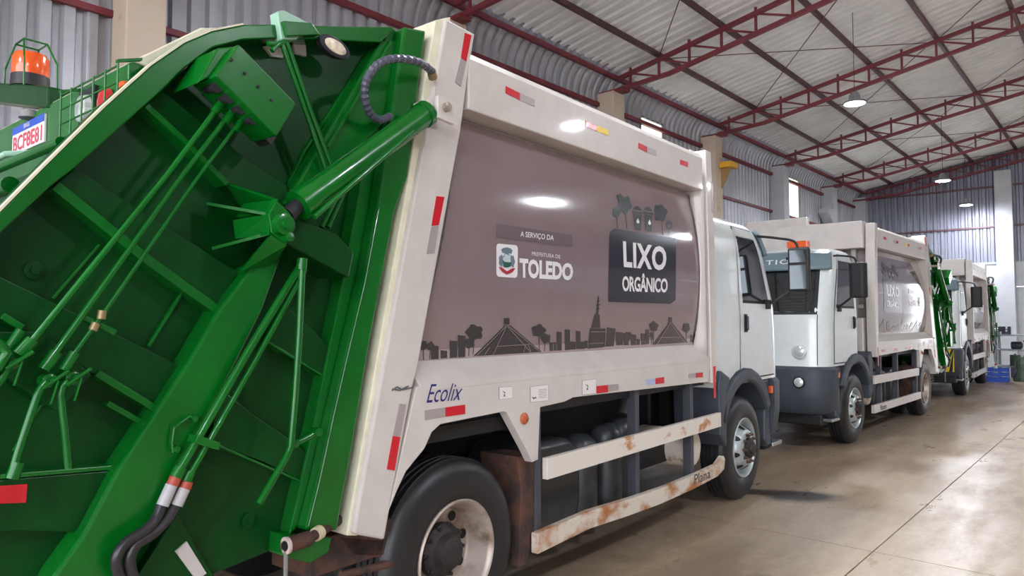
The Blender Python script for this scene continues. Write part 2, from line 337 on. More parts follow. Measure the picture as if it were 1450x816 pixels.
# ------------------------------------------------------------------ tailgate (the green loading hopper)
def G(pts, o, zf=None):
    return [P(*(zf(*p) if zf else p), o) for p in pts]
def tailgate(sd, root, full=True):
    def mb(): return MB(sd)
    OUT = G([(0, 300), (60, 239), (150, 150), (215, 92), (262, 60), (300, 44), (345, 35), (400, 34), (480, 37), (560, 38), (600, 38)], 0)
    front = [P(600, 38, 0), P(482, 757, 0)]
    outline = OUT + [front[1], (-.98, .78), (-1.9, .68), (-2.3, .74), (-2.36, 1.2), (-2.28, 1.89)]
    INN = G([(0, 331), (73, 263), (107, 237), (205, 150), (230, 128), (262, 96), (300, 68), (345, 56), (400, 54), (540, 60)], 0)
    # body of the hopper (recessed side plates)
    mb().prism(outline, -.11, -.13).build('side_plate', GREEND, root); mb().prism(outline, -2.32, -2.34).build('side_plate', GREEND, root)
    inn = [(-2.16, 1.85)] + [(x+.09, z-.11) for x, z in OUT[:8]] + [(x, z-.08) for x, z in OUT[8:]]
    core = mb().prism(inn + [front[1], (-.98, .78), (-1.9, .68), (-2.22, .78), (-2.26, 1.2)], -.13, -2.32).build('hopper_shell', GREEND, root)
    shell2 = core
    # curved outer rim band
    n = len(INN)
    rim = mb()
    a = OUT[:10]
    poly = [(-2.36, 1.2), (-2.28, 1.89)] + a + [INN[-1]] + INN[::-1][1:] + [(-2.19, 1.84), (-2.25, 1.22)]
    rim.prism(poly, -.13, .0); rim.build('edge_rim', GREEN, root, bevel=.006)
    mb().prism(poly, -2.32, -2.45).build('edge_rim', GREEN, root)
    # cream strip that paints the highlight along the rear edge of the rim
    ed = mb()
    for i in range(0, 6):
        p, q = OUT[i], OUT[i+1]; dx, dz = q[0]-p[0], q[1]-p[1]; L_ = sqrt(dx*dx+dz*dz); nx, nz = -dz/L_, dx/L_
        ed.prism([p, q, (q[0]+nx*.007, q[1]+nz*.007), (p[0]+nx*.007, p[1]+nz*.007)], -.03, .002)
    ed.build('edge_highlight', CREAM, root)
    # raised plates between the deep bays
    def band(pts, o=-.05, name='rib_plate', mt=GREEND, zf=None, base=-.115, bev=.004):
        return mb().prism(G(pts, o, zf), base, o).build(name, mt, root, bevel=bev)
    band([(230, 128), (205, 150), (265, 205), (320, 263), (345, 290), (415, 300), (407, 263), (340, 217), (287, 175), (260, 153)])
    band([(107, 237), (74, 266), (159, 334), (199, 366), (258, 409), (305, 442), (338, 386), (265, 339), (190, 293)])
    band([(-30, 372), (0, 392), (66, 424), (109, 445), (166, 475), (209, 495), (262, 522), (221, 583), (135, 531), (30, 467), (-30, 430)])
    band([(-40, 680), (0, 680), (166, 666), (112, 754), (0, 752), (-40, 751)])
    band([(400, 428), (431, 456), (474, 497), (463, 535), (420, 512), (378, 484)])
    band([(305, 545), (360, 588), (407, 620), (440, 645), (427, 682), (375, 655), (302, 628)])
    band([(251, 728), (294, 802), (320, 840), (180, 840)], o=-.06)
    # bright lower lips of those plates
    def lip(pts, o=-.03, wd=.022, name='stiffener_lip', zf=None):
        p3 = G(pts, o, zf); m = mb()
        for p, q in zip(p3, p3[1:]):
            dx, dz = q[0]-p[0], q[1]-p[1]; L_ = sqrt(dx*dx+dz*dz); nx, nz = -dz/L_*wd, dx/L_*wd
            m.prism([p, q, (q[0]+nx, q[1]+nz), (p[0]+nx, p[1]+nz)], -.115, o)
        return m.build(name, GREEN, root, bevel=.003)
    lip([(205, 152), (265, 207), (320, 263)]); lip([(74, 268), (159, 336), (199, 368), (258, 411), (305, 444)], wd=.035)
    lip([(0, 451), (30, 469)]); lip([(135, 533), (221, 585)], wd=.025); lip([(151, 575), (201, 603)], wd=.02, o=-.06)
    lip([(258, 412), (209, 490)], wd=.012, o=-.09); lip([(140, 345), (73, 422)], wd=.01, o=-.1); lip([(0, 679), (166, 665)], wd=.015, o=-.045)
    lip([(20, 700-60), (70, 560)], wd=.008, o=-.105); lip([(120, 760), (170, 778)], wd=.012, o=-.06)
    lip([(380, 486), (463, 537)], wd=.01, o=-.045); lip([(302, 630), (427, 684)], wd=.01, o=-.045)
    # the long diagonal beam
    beamL = G([(357, 377), (308, 442), (268, 511), (221, 583), (166, 666), (120, 754), (79, 812), (60, 845)], .01)
    beamR = G([(404, 350), (372, 440), (330, 525), (285, 612), (252, 690), (214, 745), (186, 812), (170, 845)], .01)
    mb().prism(beamL + beamR[::-1], -.115, .01).build('diagonal_beam', GREEN, root, bevel=.012)
    # upper brace plate from the top corner down to the pivot
    mb().prism(G([(541, 57), (596, 57), (578, 140), (475, 245), (420, 300), (404, 288)], -.02), -.115, -.02).build('upper_brace', GREEN, root, bevel=.012)
    lip([(523, 73), (430, 213), (410, 257)], wd=.012, o=-.09)
    lip([(553, 57), (463, 207)], wd=.016, o=.0)
    # front flange: a long channel that meets the white body
    fl_l = G([(573, 37), (549, 200), (535, 294), (515, 400), (490, 505), (470, 592), (451, 680), (433, 752)], .03)
    fl_r = G([(604, 43), (590, 150), (578, 250), (560, 300), (535, 430), (522, 500), (499, 640), (478, 752)], .03)
    mb().prism(fl_l + fl_r[::-1], -.13, .03).build('front_flange', GREEN, root, bevel=.014)
    fb_l = G([(549, 40), (520, 200), (505, 300), (480, 430), (462, 520), (437, 640), (411, 758)], -.03)
    mb().prism(fb_l + fl_l[::-1], -.13, -.035).build('flange_web', GREEN, root, bevel=.005)
    # weld beads
    mb().tube([(x, .033, z) for x, z in G([(537, 294), (517, 400), (492, 505), (472, 592), (453, 680), (437, 745)], .033)], .004, 6).build('weld_bead', GREEN, root)
    # hinge arm box
    arm = G([(404, 304), (478, 331), (502, 358), (495, 394), (460, 375), (404, 344)], .1)
    mb().prism(arm, -.12, .1).build('hinge_arm', GREEND, root, bevel=.01)
    # star bracket of gusset plates on the pivot
    o1 = .2
    hexa = G([(392, 283), (412, 303), (413, 325), (405, 346), (385, 330), (381, 303)], o1)
    br = mb().prism(hexa, o1-.03, o1).build('pivot_bracket', GREEN, root, bevel=.004)
    def fin(tip, q1, q2, q3=None):
        pts = [(*P(*tip, -.05), 0)]
        t_ = P(*tip, -.05); a_ = P(*q1, o1-.015); b_ = P(*q2, -.05)
        A = (t_[0], -.05, t_[1]); B = (a_[0], o1-.015, a_[1]); D = (b_[0], -.1, b_[1])
        m = mb(); 
        nrm = (Vector(B)-Vector(A)).cross(Vector(D)-Vector(A)).normalized()*.006
        m._prism([Vector(A)-nrm, Vector(B)-nrm, Vector(D)-nrm], [Vector(A)+nrm, Vector(B)+nrm, Vector(D)+nrm])
        m.build('gusset', GREEN, br)
    fin((322, 260), (393, 284), (375, 330)); fin((292, 288), (382, 304), (392, 330)); fin((300, 352), (384, 330), (400, 335)); fin((345, 385), (405, 346), (410, 330))
    def plate4(q, os4):
        v3 = [(P(*p, o)[0], o, P(*p, o)[1]) for p, o in zip(q, os4)]
        mb().slab(*v3, .014).build('gusset', GREEN, br)
    plate4(((332, 312), (383, 303), (383, 333), (335, 338)), (.0, .19, .19, .0))
    plate4(((384, 331), (406, 346), (383, 376), (340, 384)), (.19, .19, .0, .0))
    plate4(((346, 290), (392, 284), (383, 303), (336, 309)), (.0, .19, .19, .0))
    px, pz = P(402, 318, .22)
    mb().lathe([(.042, -.02), (.042, .012), (.03, .016), (.02, .016), (.02, .03), (.001, .03)], (px, .22, pz), 24).build('pivot_pin', GREEN, br, smooth=True)
    px2, pz2 = P(407, 336, .22)
    mb().lathe([(.02, -.02), (.02, .02), (.001, .024)], (px2, .22, pz2), 6).build('bolt', GREEN, br)
    # lift cylinder
    oc = .15
    A = P(604, 160, oc); B = P(424, 290, oc); Cc = P(407, 304, oc)
    A3 = (A[0], oc, A[1]); B3 = (B[0], oc, B[1]); C3 = (Cc[0], oc, Cc[1])
    cyl = mb().tube([A3, B3], .058, 28).build('lift_cylinder', GREEN, root, smooth=True)
    def along(t0, t1, r): 
        a_, b_ = Vector(A3), Vector(B3); return mb().tube([a_.lerp(b_, t0), a_.lerp(b_, t1)], r, 28)
    along(.93, 1.01, .066).build('gland', GREEN, cyl, smooth=True); along(.0, .04, .064).build('end_cap', GREEN, cyl, smooth=True)
    mb().tube([B3, C3], .032, 18).build('piston_rod', DARK, cyl, smooth=True)
    pa = P(585, 168, oc+.05); pb = P(445, 290, oc+.05)
    mb().tube([(pa[0], oc+.05, pa[1]-.06), (pb[0], oc+.05, pb[1]-.05)], .012, 10).build('cylinder_pipe', GREEN, cyl, smooth=True)
    lx_, lz_ = P(613, 158, .12)
    mb().prism([(lx_-.06, lz_-.06), (lx_+.06, lz_-.07), (lx_+.06, lz_+.05), (lx_-.06, lz_+.05)], .19, .215).build('lug_plate', WHITE, root, bevel=.004)
    lug = mb().prism([(lx_-.06, lz_-.06), (lx_+.09, lz_-.07), (lx_+.09, lz_+.05), (lx_+.0, lz_+.075), (lx_-.06, lz_+.04)], .04, .06)
    lug.build('cylinder_lug', WHITE, root, bevel=.004)
    mb().lathe([(.022, 0), (.022, .21), (.001, .215)], (lx_-.01, .03, lz_), 16).build('lug_pin', STEEL, root, smooth=True)
    # small control rods, pipes, levers
    def pipe(pts, r, o, name='hydraulic_pipe', mt=GREEN, zf=None, sm=0, par=None):
        oo = o if isinstance(o, (list, tuple)) else [o]*len(pts)
        p3 = [(P(*(zf(*p) if zf else p), q)[0], q, P(*(zf(*p) if zf else p), q)[1]) for p, q in zip(pts, oo)]
        if sm: p3 = smooth_path(p3, sm)
        return mb().tube(p3, r, 10).build(name, mt, par or root, smooth=True)
    pipe([(318, 140), (235, 250), (43, 486)], .0105, .09, 'control_rod'); pipe([(328, 158), (257, 250), (76, 503)], .0105, .09, 'control_rod'); pipe([(340, 172), (281, 250), (146, 445), (99, 509)], .008, .09, 'control_rod')
    pipe([(318, 140), (303, 160)], .017, .09, 'rod_end'); pipe([(329, 158), (318, 175)], .017, .09, 'rod_end'); pipe([(341, 172), (332, 186)], .015, .09, 'rod_end')
    pipe([(46, 482), (26, 503)], .02, .09, 'rod_end'); pipe([(80, 499), (62, 524)], .02, .09, 'rod_end'); pipe([(106, 500), (90, 525)], .018, .09, 'rod_end')
    pipe([(119, 450), (140, 460), (162, 471)], .013, .07, 'pipe_clamp'); pipe([(145, 440), (143, 452)], .014, .09, 'pipe_nut', BRASS); pipe([(136, 458), (131, 468)], .014, .09, 'pipe_nut', BRASS)
    pl = mb().prism(G([(4, 531), (-30, 500), (-10, 470), (62, 470), (130, 531), (81, 583)], .0), -.115, .0).build('lever_mount_plate', GREEND, root, bevel=.004)
    for (x_, y_) in ((17, 512), (68, 539), (101, 535)):
        kx, kz = P(x_, y_, .07)
        k_ = mb().lathe([(.022, -.03), (.022, .02), (.015, .024), (.01, .024), (.01, .045), (.001, .047)], (kx, .07, kz), 18).build('lever_knuckle', GREEN, root, smooth=True)
        mb().tube([(kx-.03, .12, kz-.02), (kx+.04, .12, kz+.03)], .006, 8).build('split_pin', GREEN, k_, smooth=True)
        mb().tube([(kx+.012, .12, kz+.0), (kx-.01, .13, kz-.07)], .004, 8).build('split_pin', GREEN, k_, smooth=True)
    lv = pipe([(66, 541), (58, 550), (52, 562), (26, 640), (18, 668)], .0125, .11, 'lever'); pipe([(26, 655), (17, 678)], .019, .11, 'lever_grip', par=lv)
    pipe([(96, 540), (88, 548), (86, 560), (92, 612), (97, 664)], .0115, .11, 'lever')
    pipe([(17, 512), (0, 540), (-20, 560)], .013, .1, 'lever'); pipe([(-30, 540), (-2, 520), (10, 500), (0, 488), (-20, 480)], .016, .11, 'linkage')
    pipe([(0, 450+62), (30, 468)], .016, .04, 'linkage')
    # control valve box
    bx = G([(338, 62), (420, 147), (392, 193), (305, 107)], .2)
    box_ = mb().prism(bx, .03, .2).build('control_box', GREEN, root, bevel=.006)
    bx2 = G([(336, 64), (304, 106), (284, 116), (312, 66)], .17)
    mb().prism(bx2, -.05, .15).build('valve_bank', GREEN, box_, bevel=.006)
    for k in range(4):
        a0 = P(300+k*17, 122+k*15, .1)
        mb().tube([(a0[0], .06, a0[1]), (a0[0]-.01, .16, a0[1]-.02)], .02, 10).build('valve_spool', DARK, box_, smooth=True)
        mb().lathe([(.006, 0), (.006, .008), (.001, .009)], (P(327+k*19, 85+k*19, .2)[0], .2, P(327+k*19, 85+k*19, .2)[1]), 8).build('screw', DARK, box_)
    mb().prism(G([(315, 112), (400, 192), (392, 202), (308, 125)], .14), .02, .1).build('valve_block', DARK, box_)
    # twin rods up to the top edge and thin bar
    pipe([(385, 72), (392, 64), (402, 60), (409, 68), (437, 150), (470, 236)], .011, .03, 'twin_rod', sm=2); pipe([(379, 62), (398, 63), (403, 72), (430, 150), (462, 240)], .011, .03, 'twin_rod', sm=2)
    pipe([(478, 276), (455, 322)], .012, .05, 'twin_rod'); pipe([(485, 276), (464, 322)], .012, .05, 'twin_rod')
    # long twin pipes down to the hoses
    pipe([(424, 378), (350, 500), (252, 670)], .0165, .05, 'long_pipe'); pipe([(432, 382), (361, 512), (267, 676)], .012, .05, 'long_pipe')
    cx_, cz_ = P(288, 628, .05)
    mb().prism([(cx_-.05, cz_+.01), (cx_+.045, cz_-.03), (cx_+.05, cz_+.0), (cx_-.04, cz_+.04)], .02, .085).build('pipe_clamp', GREEN, root, bevel=.004)
    pipe([(256, 662), (248, 676)], .024, .05, 'pipe_nut'); pipe([(270, 668), (263, 682)], .02, .05, 'pipe_nut')
    for pts, (n0, n1), (s0, s1) in (([(228, 717), (221, 735), (205, 752), (180, 768), (166, 788), (166, 806), (176, 830)], ((249, 676), (244, 687)), ((243, 687), (230, 716))), ([(248, 718), (236, 737), (217, 756), (195, 770), (184, 788), (186, 810), (196, 834)], ((265, 682), (262, 692)), ((261, 692), (250, 716)))):
        h = pipe(pts, .019, [.05, .06, .07, .07, .07, .06, .05], 'hydraulic_hose', HOSE, sm=5)
        pipe([n0, n1], .022, .05, 'hose_fitting', RED if False else MATS.get('fitting_red') or mat('fitting_red', (168, 72, 56), .5), par=h)
        pipe([s0, s1], .022, .05, 'hose_sleeve', mat('hose_sleeve_grey', (176, 172, 176), .5), par=h)
    pipe([(275, 593), (268, 590), (247, 606), (244, 628), (245, 640), (251, 637)], .006, .03, 'wire_handle'); 
    for q_ in ((275, 593), (249, 636)):
        hx, hz = P(*q_, .03); mb().lathe([(.012, -.02), (.012, .012), (.001, .014)], (hx, .03, hz), 10).build('bolt', GREEN, root)
    # stabiliser bar
    pipe([(428, 378), (424, 470), (418, 560), (412, 632), (404, 650), (366, 714)], .0145, [.12, .12, .12, .12, .13, .16], 'support_bar')
    pipe([(428, 366), (427, 382)], .022, .12, 'bar_clevis'); pipe([(415, 630), (450, 612)], .014, .1, 'bar_link')
    for q_ in ((450, 612), (417, 628)):
        hx, hz = P(*q_, .11); mb().lathe([(.018, -.03), (.018, .012), (.001, .014)], (hx, .11, hz), 12).build('bolt', GREEN, root)
    # oval work lamp, lifting lug, ribbed hose
    lx0, lz0 = P(475, 66, .03)
    lm = mb(); lm.lathe([(.001, -.03), (.055, -.03), (.062, -.01), (.062, .008), (.052, .012)], (lx0, .02, lz0), 28); lm.v = [(lx0+(x-lx0)*1.35, o, lz0+(z-lz0)*.72-(x-lx0)*.18) for x, o, z in lm.v]
    lmp = lm.build('work_lamp', DARK, root, smooth=True)
    lm = mb(); lm.lathe([(.05, .004), (.04, .016), (.001, .02)], (lx0, .02, lz0), 28); lm.v = [(lx0+(x-lx0)*1.35, o, lz0+(z-lz0)*.72-(x-lx0)*.18) for x, o, z in lm.v]
    lm.build('lamp_lens', CREAML, lmp, smooth=True)
    mb().prism(G([(393, 16), (402, 14), (437, 32), (437, 36), (420, 56), (399, 56)], .03), -.03, .03).build('lifting_lug', mat('pale_green_lug', (150, 190, 168), .4), root, bevel=.004)
    mb().prism(G([(399, 30), (440, 33), (452, 50), (405, 52)], .04), .0, .05).build('lug_base', GREEN, root, bevel=.004)
    mb().prism(G([(373, 66), (400, 62), (400, 82), (385, 80)], -.1), -.115, -.095).build('torn_sticker', LABEL, root); mb().prism(G([(414, 60), (432, 64), (433, 80), (417, 76)], -.1), -.115, -.095).build('torn_sticker', LABEL, root)
    hp = smooth_path([(*(lambda p: (p[0], q, p[1]))(P(*pt, q)),) for pt, q in zip([(611, 101), (593, 88), (560, 83), (533, 93), (517, 120), (520, 153), (537, 170), (560, 160)], [.1, .16, .18, .16, .12, .08, .04, .0])], 8)
    rad = [.0165 if i % 2 else .0205 for i in range(len(hp))]
    hs = mb().tube(hp, rad, 12).build('ribbed_hose', HOSEG, root, smooth=False)
    mb().tube([hp[0], Vector(hp[0])+Vector((.03, -.02, -.02))], .024, 10).build('hose_fitting', BRASS, hs, smooth=True)
    mb().tube([hp[-1], Vector(hp[-1])+Vector((.05, -.02, .02))], .022, 10).build('hose_fitting', GREEN, hs, smooth=True)
    # bolts, labels, reflector
    for q_ in ((48, 383), (352, 697+40), (425, 252)):
        hx, hz = P(*q_, -.1); mb().lathe([(.03, -.02), (.03, .004), (.014, .006), (.014, .02), (.001, .021)], (hx, -.1, hz), 18).build('bolt', GREEND, root, smooth=True)
    mb().prism(G([(-30, 690), (39, 686), (37, 712), (-30, 715)], -.045), -.055, -.046).build('red_reflector_strip', RED, root)
    mb().prism(G([(248, 781), (264, 767), (292, 812), (278, 822)], -.055), -.065, -.052).build('paper_label', LABEL, root)
    # lower pivot joint
    hx, hz = P(405, 773, .1)
    jt = mb().tube([(hx, .1, hz), (hx+.12, .08, hz-.005)], .032, 20).build('lower_joint', RUST, root, smooth=True)
    mb().tube([(hx-.004, .1, hz), (hx+.008, .1, hz)], .034, 20).build('joint_rim', mat('pinkish_steel', (196, 176, 168), .5), jt, smooth=True)
    mb().tube([(hx-.008, .1, hz), (hx+.009, .1, hz)], .02, 16).build('joint_bore', BLACK, jt)
    mb().tube([(hx+.12, .08, hz-.005), (hx+.5, -.1, hz)], .022, 16).build('joint_shaft', RUST, jt, smooth=True)
    mb().tube([(hx+.17, .06, hz-.003), (hx+.2, .05, hz)], .03, 16).build('joint_nut', mat('cream_chipped', (206, 192, 158), .6), jt, smooth=True)
    mb().tube([(hx+.0, .1, hz-.02), (hx+.0, .1, hz-.3)], .009, 8).build('hanging_rod', mat('grey_bar', (120, 118, 116), .5), jt, smooth=True)
    mb().prism(G([(428, 760), (470, 762), (466, 782), (440, 798), (405, 790), (408, 760)], .02), -.12, .02).build('lower_bracket', GREEN, root, bevel=.006)
    mb().box(-.9, -.3, -.35, -.05, .62, .78).build('rusty_crossmember', RUST, root, bevel=.005)
    mb().prism(G([(480, 760), (545, 765), (540, 790), (500, 786)], -.05), -.3, -.05).build('rusty_bracket', RUST, root, bevel=.004)
    mb().tube([(-.75, -.03, .6), (-.3, -.03, .56)], .018, 10).build('rusty_bar', RUST, root, smooth=True)
    # rear face: crossing top box, number plate, lamp cage, beacon arm
    mb().prism([(-1.67, 2.42), (-1.67, 2.72), (-1.52, 2.79), (-1.4, 2.6)], -.14, -2.32).build('rear_housing', GREEN, root, bevel=.008)
    mb().prism([(-1.66, 2.728), (-1.4, 2.94), (-1.28, 2.98), (-1.0, 3.0), (-1.0, 2.9), (-1.3, 2.85), (-1.5, 2.7)], -.13, -2.33).build('top_cover', CREAM, root, bevel=.006)
    pz0 = 2.615; xr = -1.67
    plt_ = mb().box(xr-.012, xr, -1.39, -.97, pz0-.065, pz0+.065).build('number_plate', PLATEW, root, bevel=.003)
    mb().box(xr-.0135, xr-.0118, -1.39, -.97, pz0+.03, pz0+.065).build('plate_band', PLATEB, plt_)
    def rtext(s, o0, o1, z0, z1, x_, m_, par, **k):
        vs, fs = text_geo(s, **k); m = mb(); m.add([(x_, o0+(o1-o0)*u, z0+(z1-z0)*v) for u, v in vs], fs); return m.build('lettering', m_, par, norm=False)
    rtext('BCF8E81', -1.37, -.99, pz0-.055, pz0+.018, xr-.0135, mat('plate_red', (196, 70, 84), .4), plt_, bold=.02)
    rtext('BRASIL', -1.22, -1.14, pz0+.038, pz0+.058, xr-.0155, PLATEW, plt_)
    mb().lathe([(.001, 0), (.05, 0), (.05, .03), (.03, .035), (.001, .035)], (xr+.0, -1.18, pz0+.08), 16, 'z').build('plate_lamp', mat('grey_bar', (120, 118, 116)), plt_, smooth=True)
    cg = mb().box(-1.685, -1.6, -.57, -.41, 2.5, 2.69).build('lamp_recess', DARK, root)
    for oo, m_, rr in ((-.48, LENS, .062), (-.31, REDL, .055), (-.14, AMBER, .05)):
        mb().lathe([(rr, .0), (rr*.85, -.022), (.001, -.03)], (-1.675 if oo > -.4 else -1.69, oo, 2.6), 24, 'x').build('round_lamp', m_, cg, smooth=True)
    cgm = mb()
    for k in range(4): mb().tube([(-1.74, -.6, 2.49+k*.06), (-1.74, -.06, 2.49+k*.06)], .004, 6).build('cage_bar', GREEN, cg)
    for k in range(6): mb().tube([(-1.74, -.6+k*.108, 2.48), (-1.74, -.6+k*.108, 2.68)], .004, 6).build('cage_bar', GREEN, cg)
    mb().prism([(-1.745, 2.68), (-1.745, 2.69), (-1.66, 2.72), (-1.66, 2.71)], -.05, -.07).build('cage_plate', GREEN, cg); mb().prism([(-1.745, 2.68), (-1.745, 2.69), (-1.66, 2.72), (-1.66, 2.71)], -.59, -.61).build('cage_plate', GREEN, cg)
    mb().tube([(-1.85, -.25, 2.4), (-1.85, -2.3, 2.4)], .02, 12).build('rear_rail', GREEN, root, smooth=True)
    mb().tube([(-1.68, -.95, 2.5), (-1.82, -.98, 2.47), (-1.9, -1.2, 2.4), (-1.92, -2.2, 2.28)], .014, 10).build('rear_rail', mat('pale_green_lug', (150, 190, 168)), root, smooth=True)
    mb().tube([(-2.0, -.25, 2.22), (-2.0, -2.3, 2.22)], .03, 12).build('rear_rail', GREEN, root, smooth=True)
    bxx = -1.6
    arm_ = mb().slab((bxx, -.95, 2.8), (bxx, -2.3, 3.12), (bxx, -2.3, 3.02), (bxx, -.95, 2.7), .16).build('beacon_arm', GREEND, root, bevel=.01)
    bo, bz = -1.44, 2.97
    mb().lathe([(.085, -.06), (.082, .0), (.001, .0)], (bxx, bo, bz), 28, 'z').build('beacon_base', DARK, arm_, smooth=True)
    mb().lathe([(.078, .0), (.08, .02), (.08, .09), (.068, .11), (.04, .115), (.001, .115)], (bxx, bo, bz), 28, 'z').build('beacon', ORANGE, arm_, smooth=True)
    for s_ in (-1, 1):
        for t_ in (-1, 1):
            mb().tube([(bxx+.07*s_, bo+.15*t_, bz-.1), (bxx+.07*s_, bo+.14*t_, bz+.05), (bxx+.05*s_, bo+.06*t_, bz+.165)], .005, 6).build('cage_bar', GREEN, arm_)
    mb().tube([(bxx-.05, bo-.06, bz+.165), (bxx+.05, bo-.06, bz+.165), (bxx+.05, bo+.06, bz+.165), (bxx-.05, bo+.06, bz+.165), (bxx-.05, bo-.06, bz+.165)], .005, 6).build('cage_bar', GREEN, arm_)

# ------------------------------------------------------------------ body side decals
def decal(sd, parent, poly, m, e=.004, name='printed_shape', label=None, zf=ZP):
    b = MB(sd); vs = [PS(*(zf(*p) if zf else p), e) for p in poly]; b.add(vs, [tuple(range(len(vs)))]); return b.build(name, m, parent, norm=False, label=label)
def decals(sd, parent, polys, m, e, name, zf=ZP):
    b = MB(sd)
    for poly in polys:
        vs = [PS(*(zf(*p) if zf else p), e) for p in poly]; b.add(vs, [tuple(range(len(vs)))])
    return b.build(name, m, parent, norm=False)
def blob(cx, cy, r, ry=None, seed=0, n=16):
    ry = ry or r; rnd = random.Random(seed); ph = rnd.random()*6
    return [(cx + r*cos(2*pi*k/n)*(1+.16*sin(5*2*pi*k/n+ph)), cy + ry*sin(2*pi*k/n)*(1+.16*sin(5*2*pi*k/n+ph))) for k in range(n)]
def q4(x0, y0, x1, y1, s=-.06): return [(x0, y0), (x1, y0+(x1-x0)*.1), (x1, y1+(x1-x0)*s), (x0, y1)]
def panel_text(sd, parent, s, quad, m, e=.005, flip=False, surf=PS, name='lettering', zf=ZP, **k):
    vs, fs = text_geo(s, **k); q = [zf(*p) if zf else p for p in quad]
    if flip:       # lettering on the left side of a truck reads the other way round
        pass
    out = []
    for u, v in vs:
        if flip: u = 1-u
        p = bil(q, u, v); out.append(surf(p[0], p[1], e))
    b = MB(sd); b.add(out, fs); return b.build(name, m, parent, norm=False)
def flat_surf(o):
    def f(x, y, e): p = P(x, y, o+e); return (p[0], o+e, p[1])
    return f
def side_art(sd, panel, flip):
    # black sign with rounded corners, conforming to the curved sheet
    TLp, TRp, BRp, BLp = (825, 182), (1100, 226), (1098, 497), (820, 488)
    b = MB(sd); N = 18
    def f(u, v):
        # rounded corners: shrink rows near the ends
        p = bil((TLp, TRp, BRp, BLp), 0, 0)
        vv = v; r = .09
        inset = 0
        if vv > 1-r: t = (vv-(1-r))/r; inset = r*(1-sqrt(max(0, 1-t*t)))
        li = inset*.9; ri = .0
        if vv < r: t = (r-vv)/r; ri = r*(1-sqrt(max(0, 1-t*t)))*.9
        uu = li + u*(1-li-ri); p = bil((TLp, TRp, BRp, BLp), uu, vv); return PS(*ZP(p[0], p[1]), .003)
    b.grid(f, 8, N); b.build('black_sign', INK, panel, norm=False, smooth=True)
    panel_text(sd, panel, 'LIXO', ((880, 236), (1062, 262), (1058, 361), (884, 346)), LETTER, flip=flip, bold=.035, e=.006, space=1.1)
    panel_text(sd, panel, 'ORGÂNICO', ((877, 366), (1066, 378), (1064, 451), (878, 445)), LETTER, flip=flip, bold=.03, e=.006, space=.95)
    fx = (lambda p: p)
    tr = []; 
    for (x, y, r, ry, sx_, sy) in ((855, 118, 17, 22, 858, 182), (888, 88, 28, 36, 897, 186), (868, 56, 12, 13, 880, 70), (1036, 122, 26, 34, 1046, 213), (1022, 100, 12, 13, 1030, 110), (1072, 170, 13, 17, 1075, 218)):
        tr.append(blob(x, y, r, ry, int(x))); tr.append([(x-1.5, y), (x+1.5, y), (sx_+1.5, sy), (sx_-1.5, sy)])
    for x0, y0 in ((921, 96), (966, 99)):
        tr.append([(x0, y0+28), (x0+38, y0+34), (x0+33, y0+98), (x0+10, y0+93)]); tr.append([(x0-3, y0+16), (x0+41, y0+22), (x0+41, y0+30), (x0-3, y0+24)])
        tr.append([(x0, y0+10), (x0+8, y0), (x0+20, y0-4), (x0+32, y0+6), (x0+38, y0+16)])
    decals(sd, panel, tr, INKG, .004, 'printed_trees_and_bins')
    decals(sd, panel, [[(x-7, y+6), (x, y-10), (x+7, y+8), (x, y+14)] for x, y in ((942, 152), (990, 158))], LETTER, .006, 'printed_bin_mark')
    b = MB(sd); b.grid(lambda u, v: PS(*ZP(*bil(((358, 165), (672, 212), (672, 263), (358, 222)), u, v)), .003), 6, 3); b.build('grey_banner', PANELB, panel, norm=False)
    panel_text(sd, panel, 'A SERVIÇO DA', ((458, 196), (596, 214), (594, 240), (458, 224)), LETTER, flip=flip, e=.006, bold=.01)
    b = MB(sd)
    cr = [(-1, -.8), (-.94, -.93), (-.8, -1), (.8, -1), (.94, -.93), (1, -.8), (1, .8), (.94, .93), (.8, 1), (-.8, 1), (-.94, .93), (-1, .8)]
    cq = ((358, 247), (447, 255), (445, 390), (358, 384))
    b.add([PS(*ZP(*bil(cq, (x+1)/2, (1-y)/2)), .003) for x, y in cr], [tuple(range(12))]); crest = b.build('crest_plate', LETTER, panel, norm=False)
    decals(sd, panel, [[(378, 272), (386, 266), (402, 263), (418, 268), (425, 276), (421, 290), (383, 286)], blob(378, 318, 9, 24, 3), blob(425, 322, 9, 24, 4), blob(402, 316, 22, 30, 5, 20)], CREST_B, .005, 'crest_print')
    decals(sd, panel, [blob(402, 311, 16, 19, 6, 20)], mat('crest_pale', (186, 198, 204)), .0065, 'crest_print')
    decals(sd, panel, [[(384, 322), (420, 326), (416, 342), (402, 347), (388, 340)]], CREST_G, .0075, 'crest_print')
    decals(sd, panel, [[(368, 344), (380, 346), (402, 362), (424, 350), (437, 350), (425, 366), (402, 376), (382, 364)]], CREST_R, .006, 'crest_print')
    panel_text(sd, panel, 'PREFEITURA DE', ((505, 281), (622, 295), (622, 310), (505, 297)), LETTER, flip=flip, e=.005)
    panel_text(sd, panel, 'TOLEDO', ((453, 307), (676, 330), (673, 401), (455, 389)), LETTER, flip=flip, bold=.045, e=.005)
    sky = []
    for a in ((88, 668, 120, 726), (128, 688, 155, 722), (166, 648, 197, 720), (200, 626, 230, 718), (577, 655, 592, 692), (595, 655, 606, 690), (608, 612, 628, 690), (641, 602, 662, 688), (662, 652, 686, 686), (687, 608, 705, 684), (705, 652, 722, 684), (722, 648, 735, 680),
              (852, 612, 880, 668), (883, 618, 902, 668), (912, 622, 934, 668), (936, 642, 950, 667), (956, 618, 972, 666), (974, 602, 988, 663), (1158, 625, 1170, 655), (1172, 615, 1184, 652)): sky.append(q4(*a))
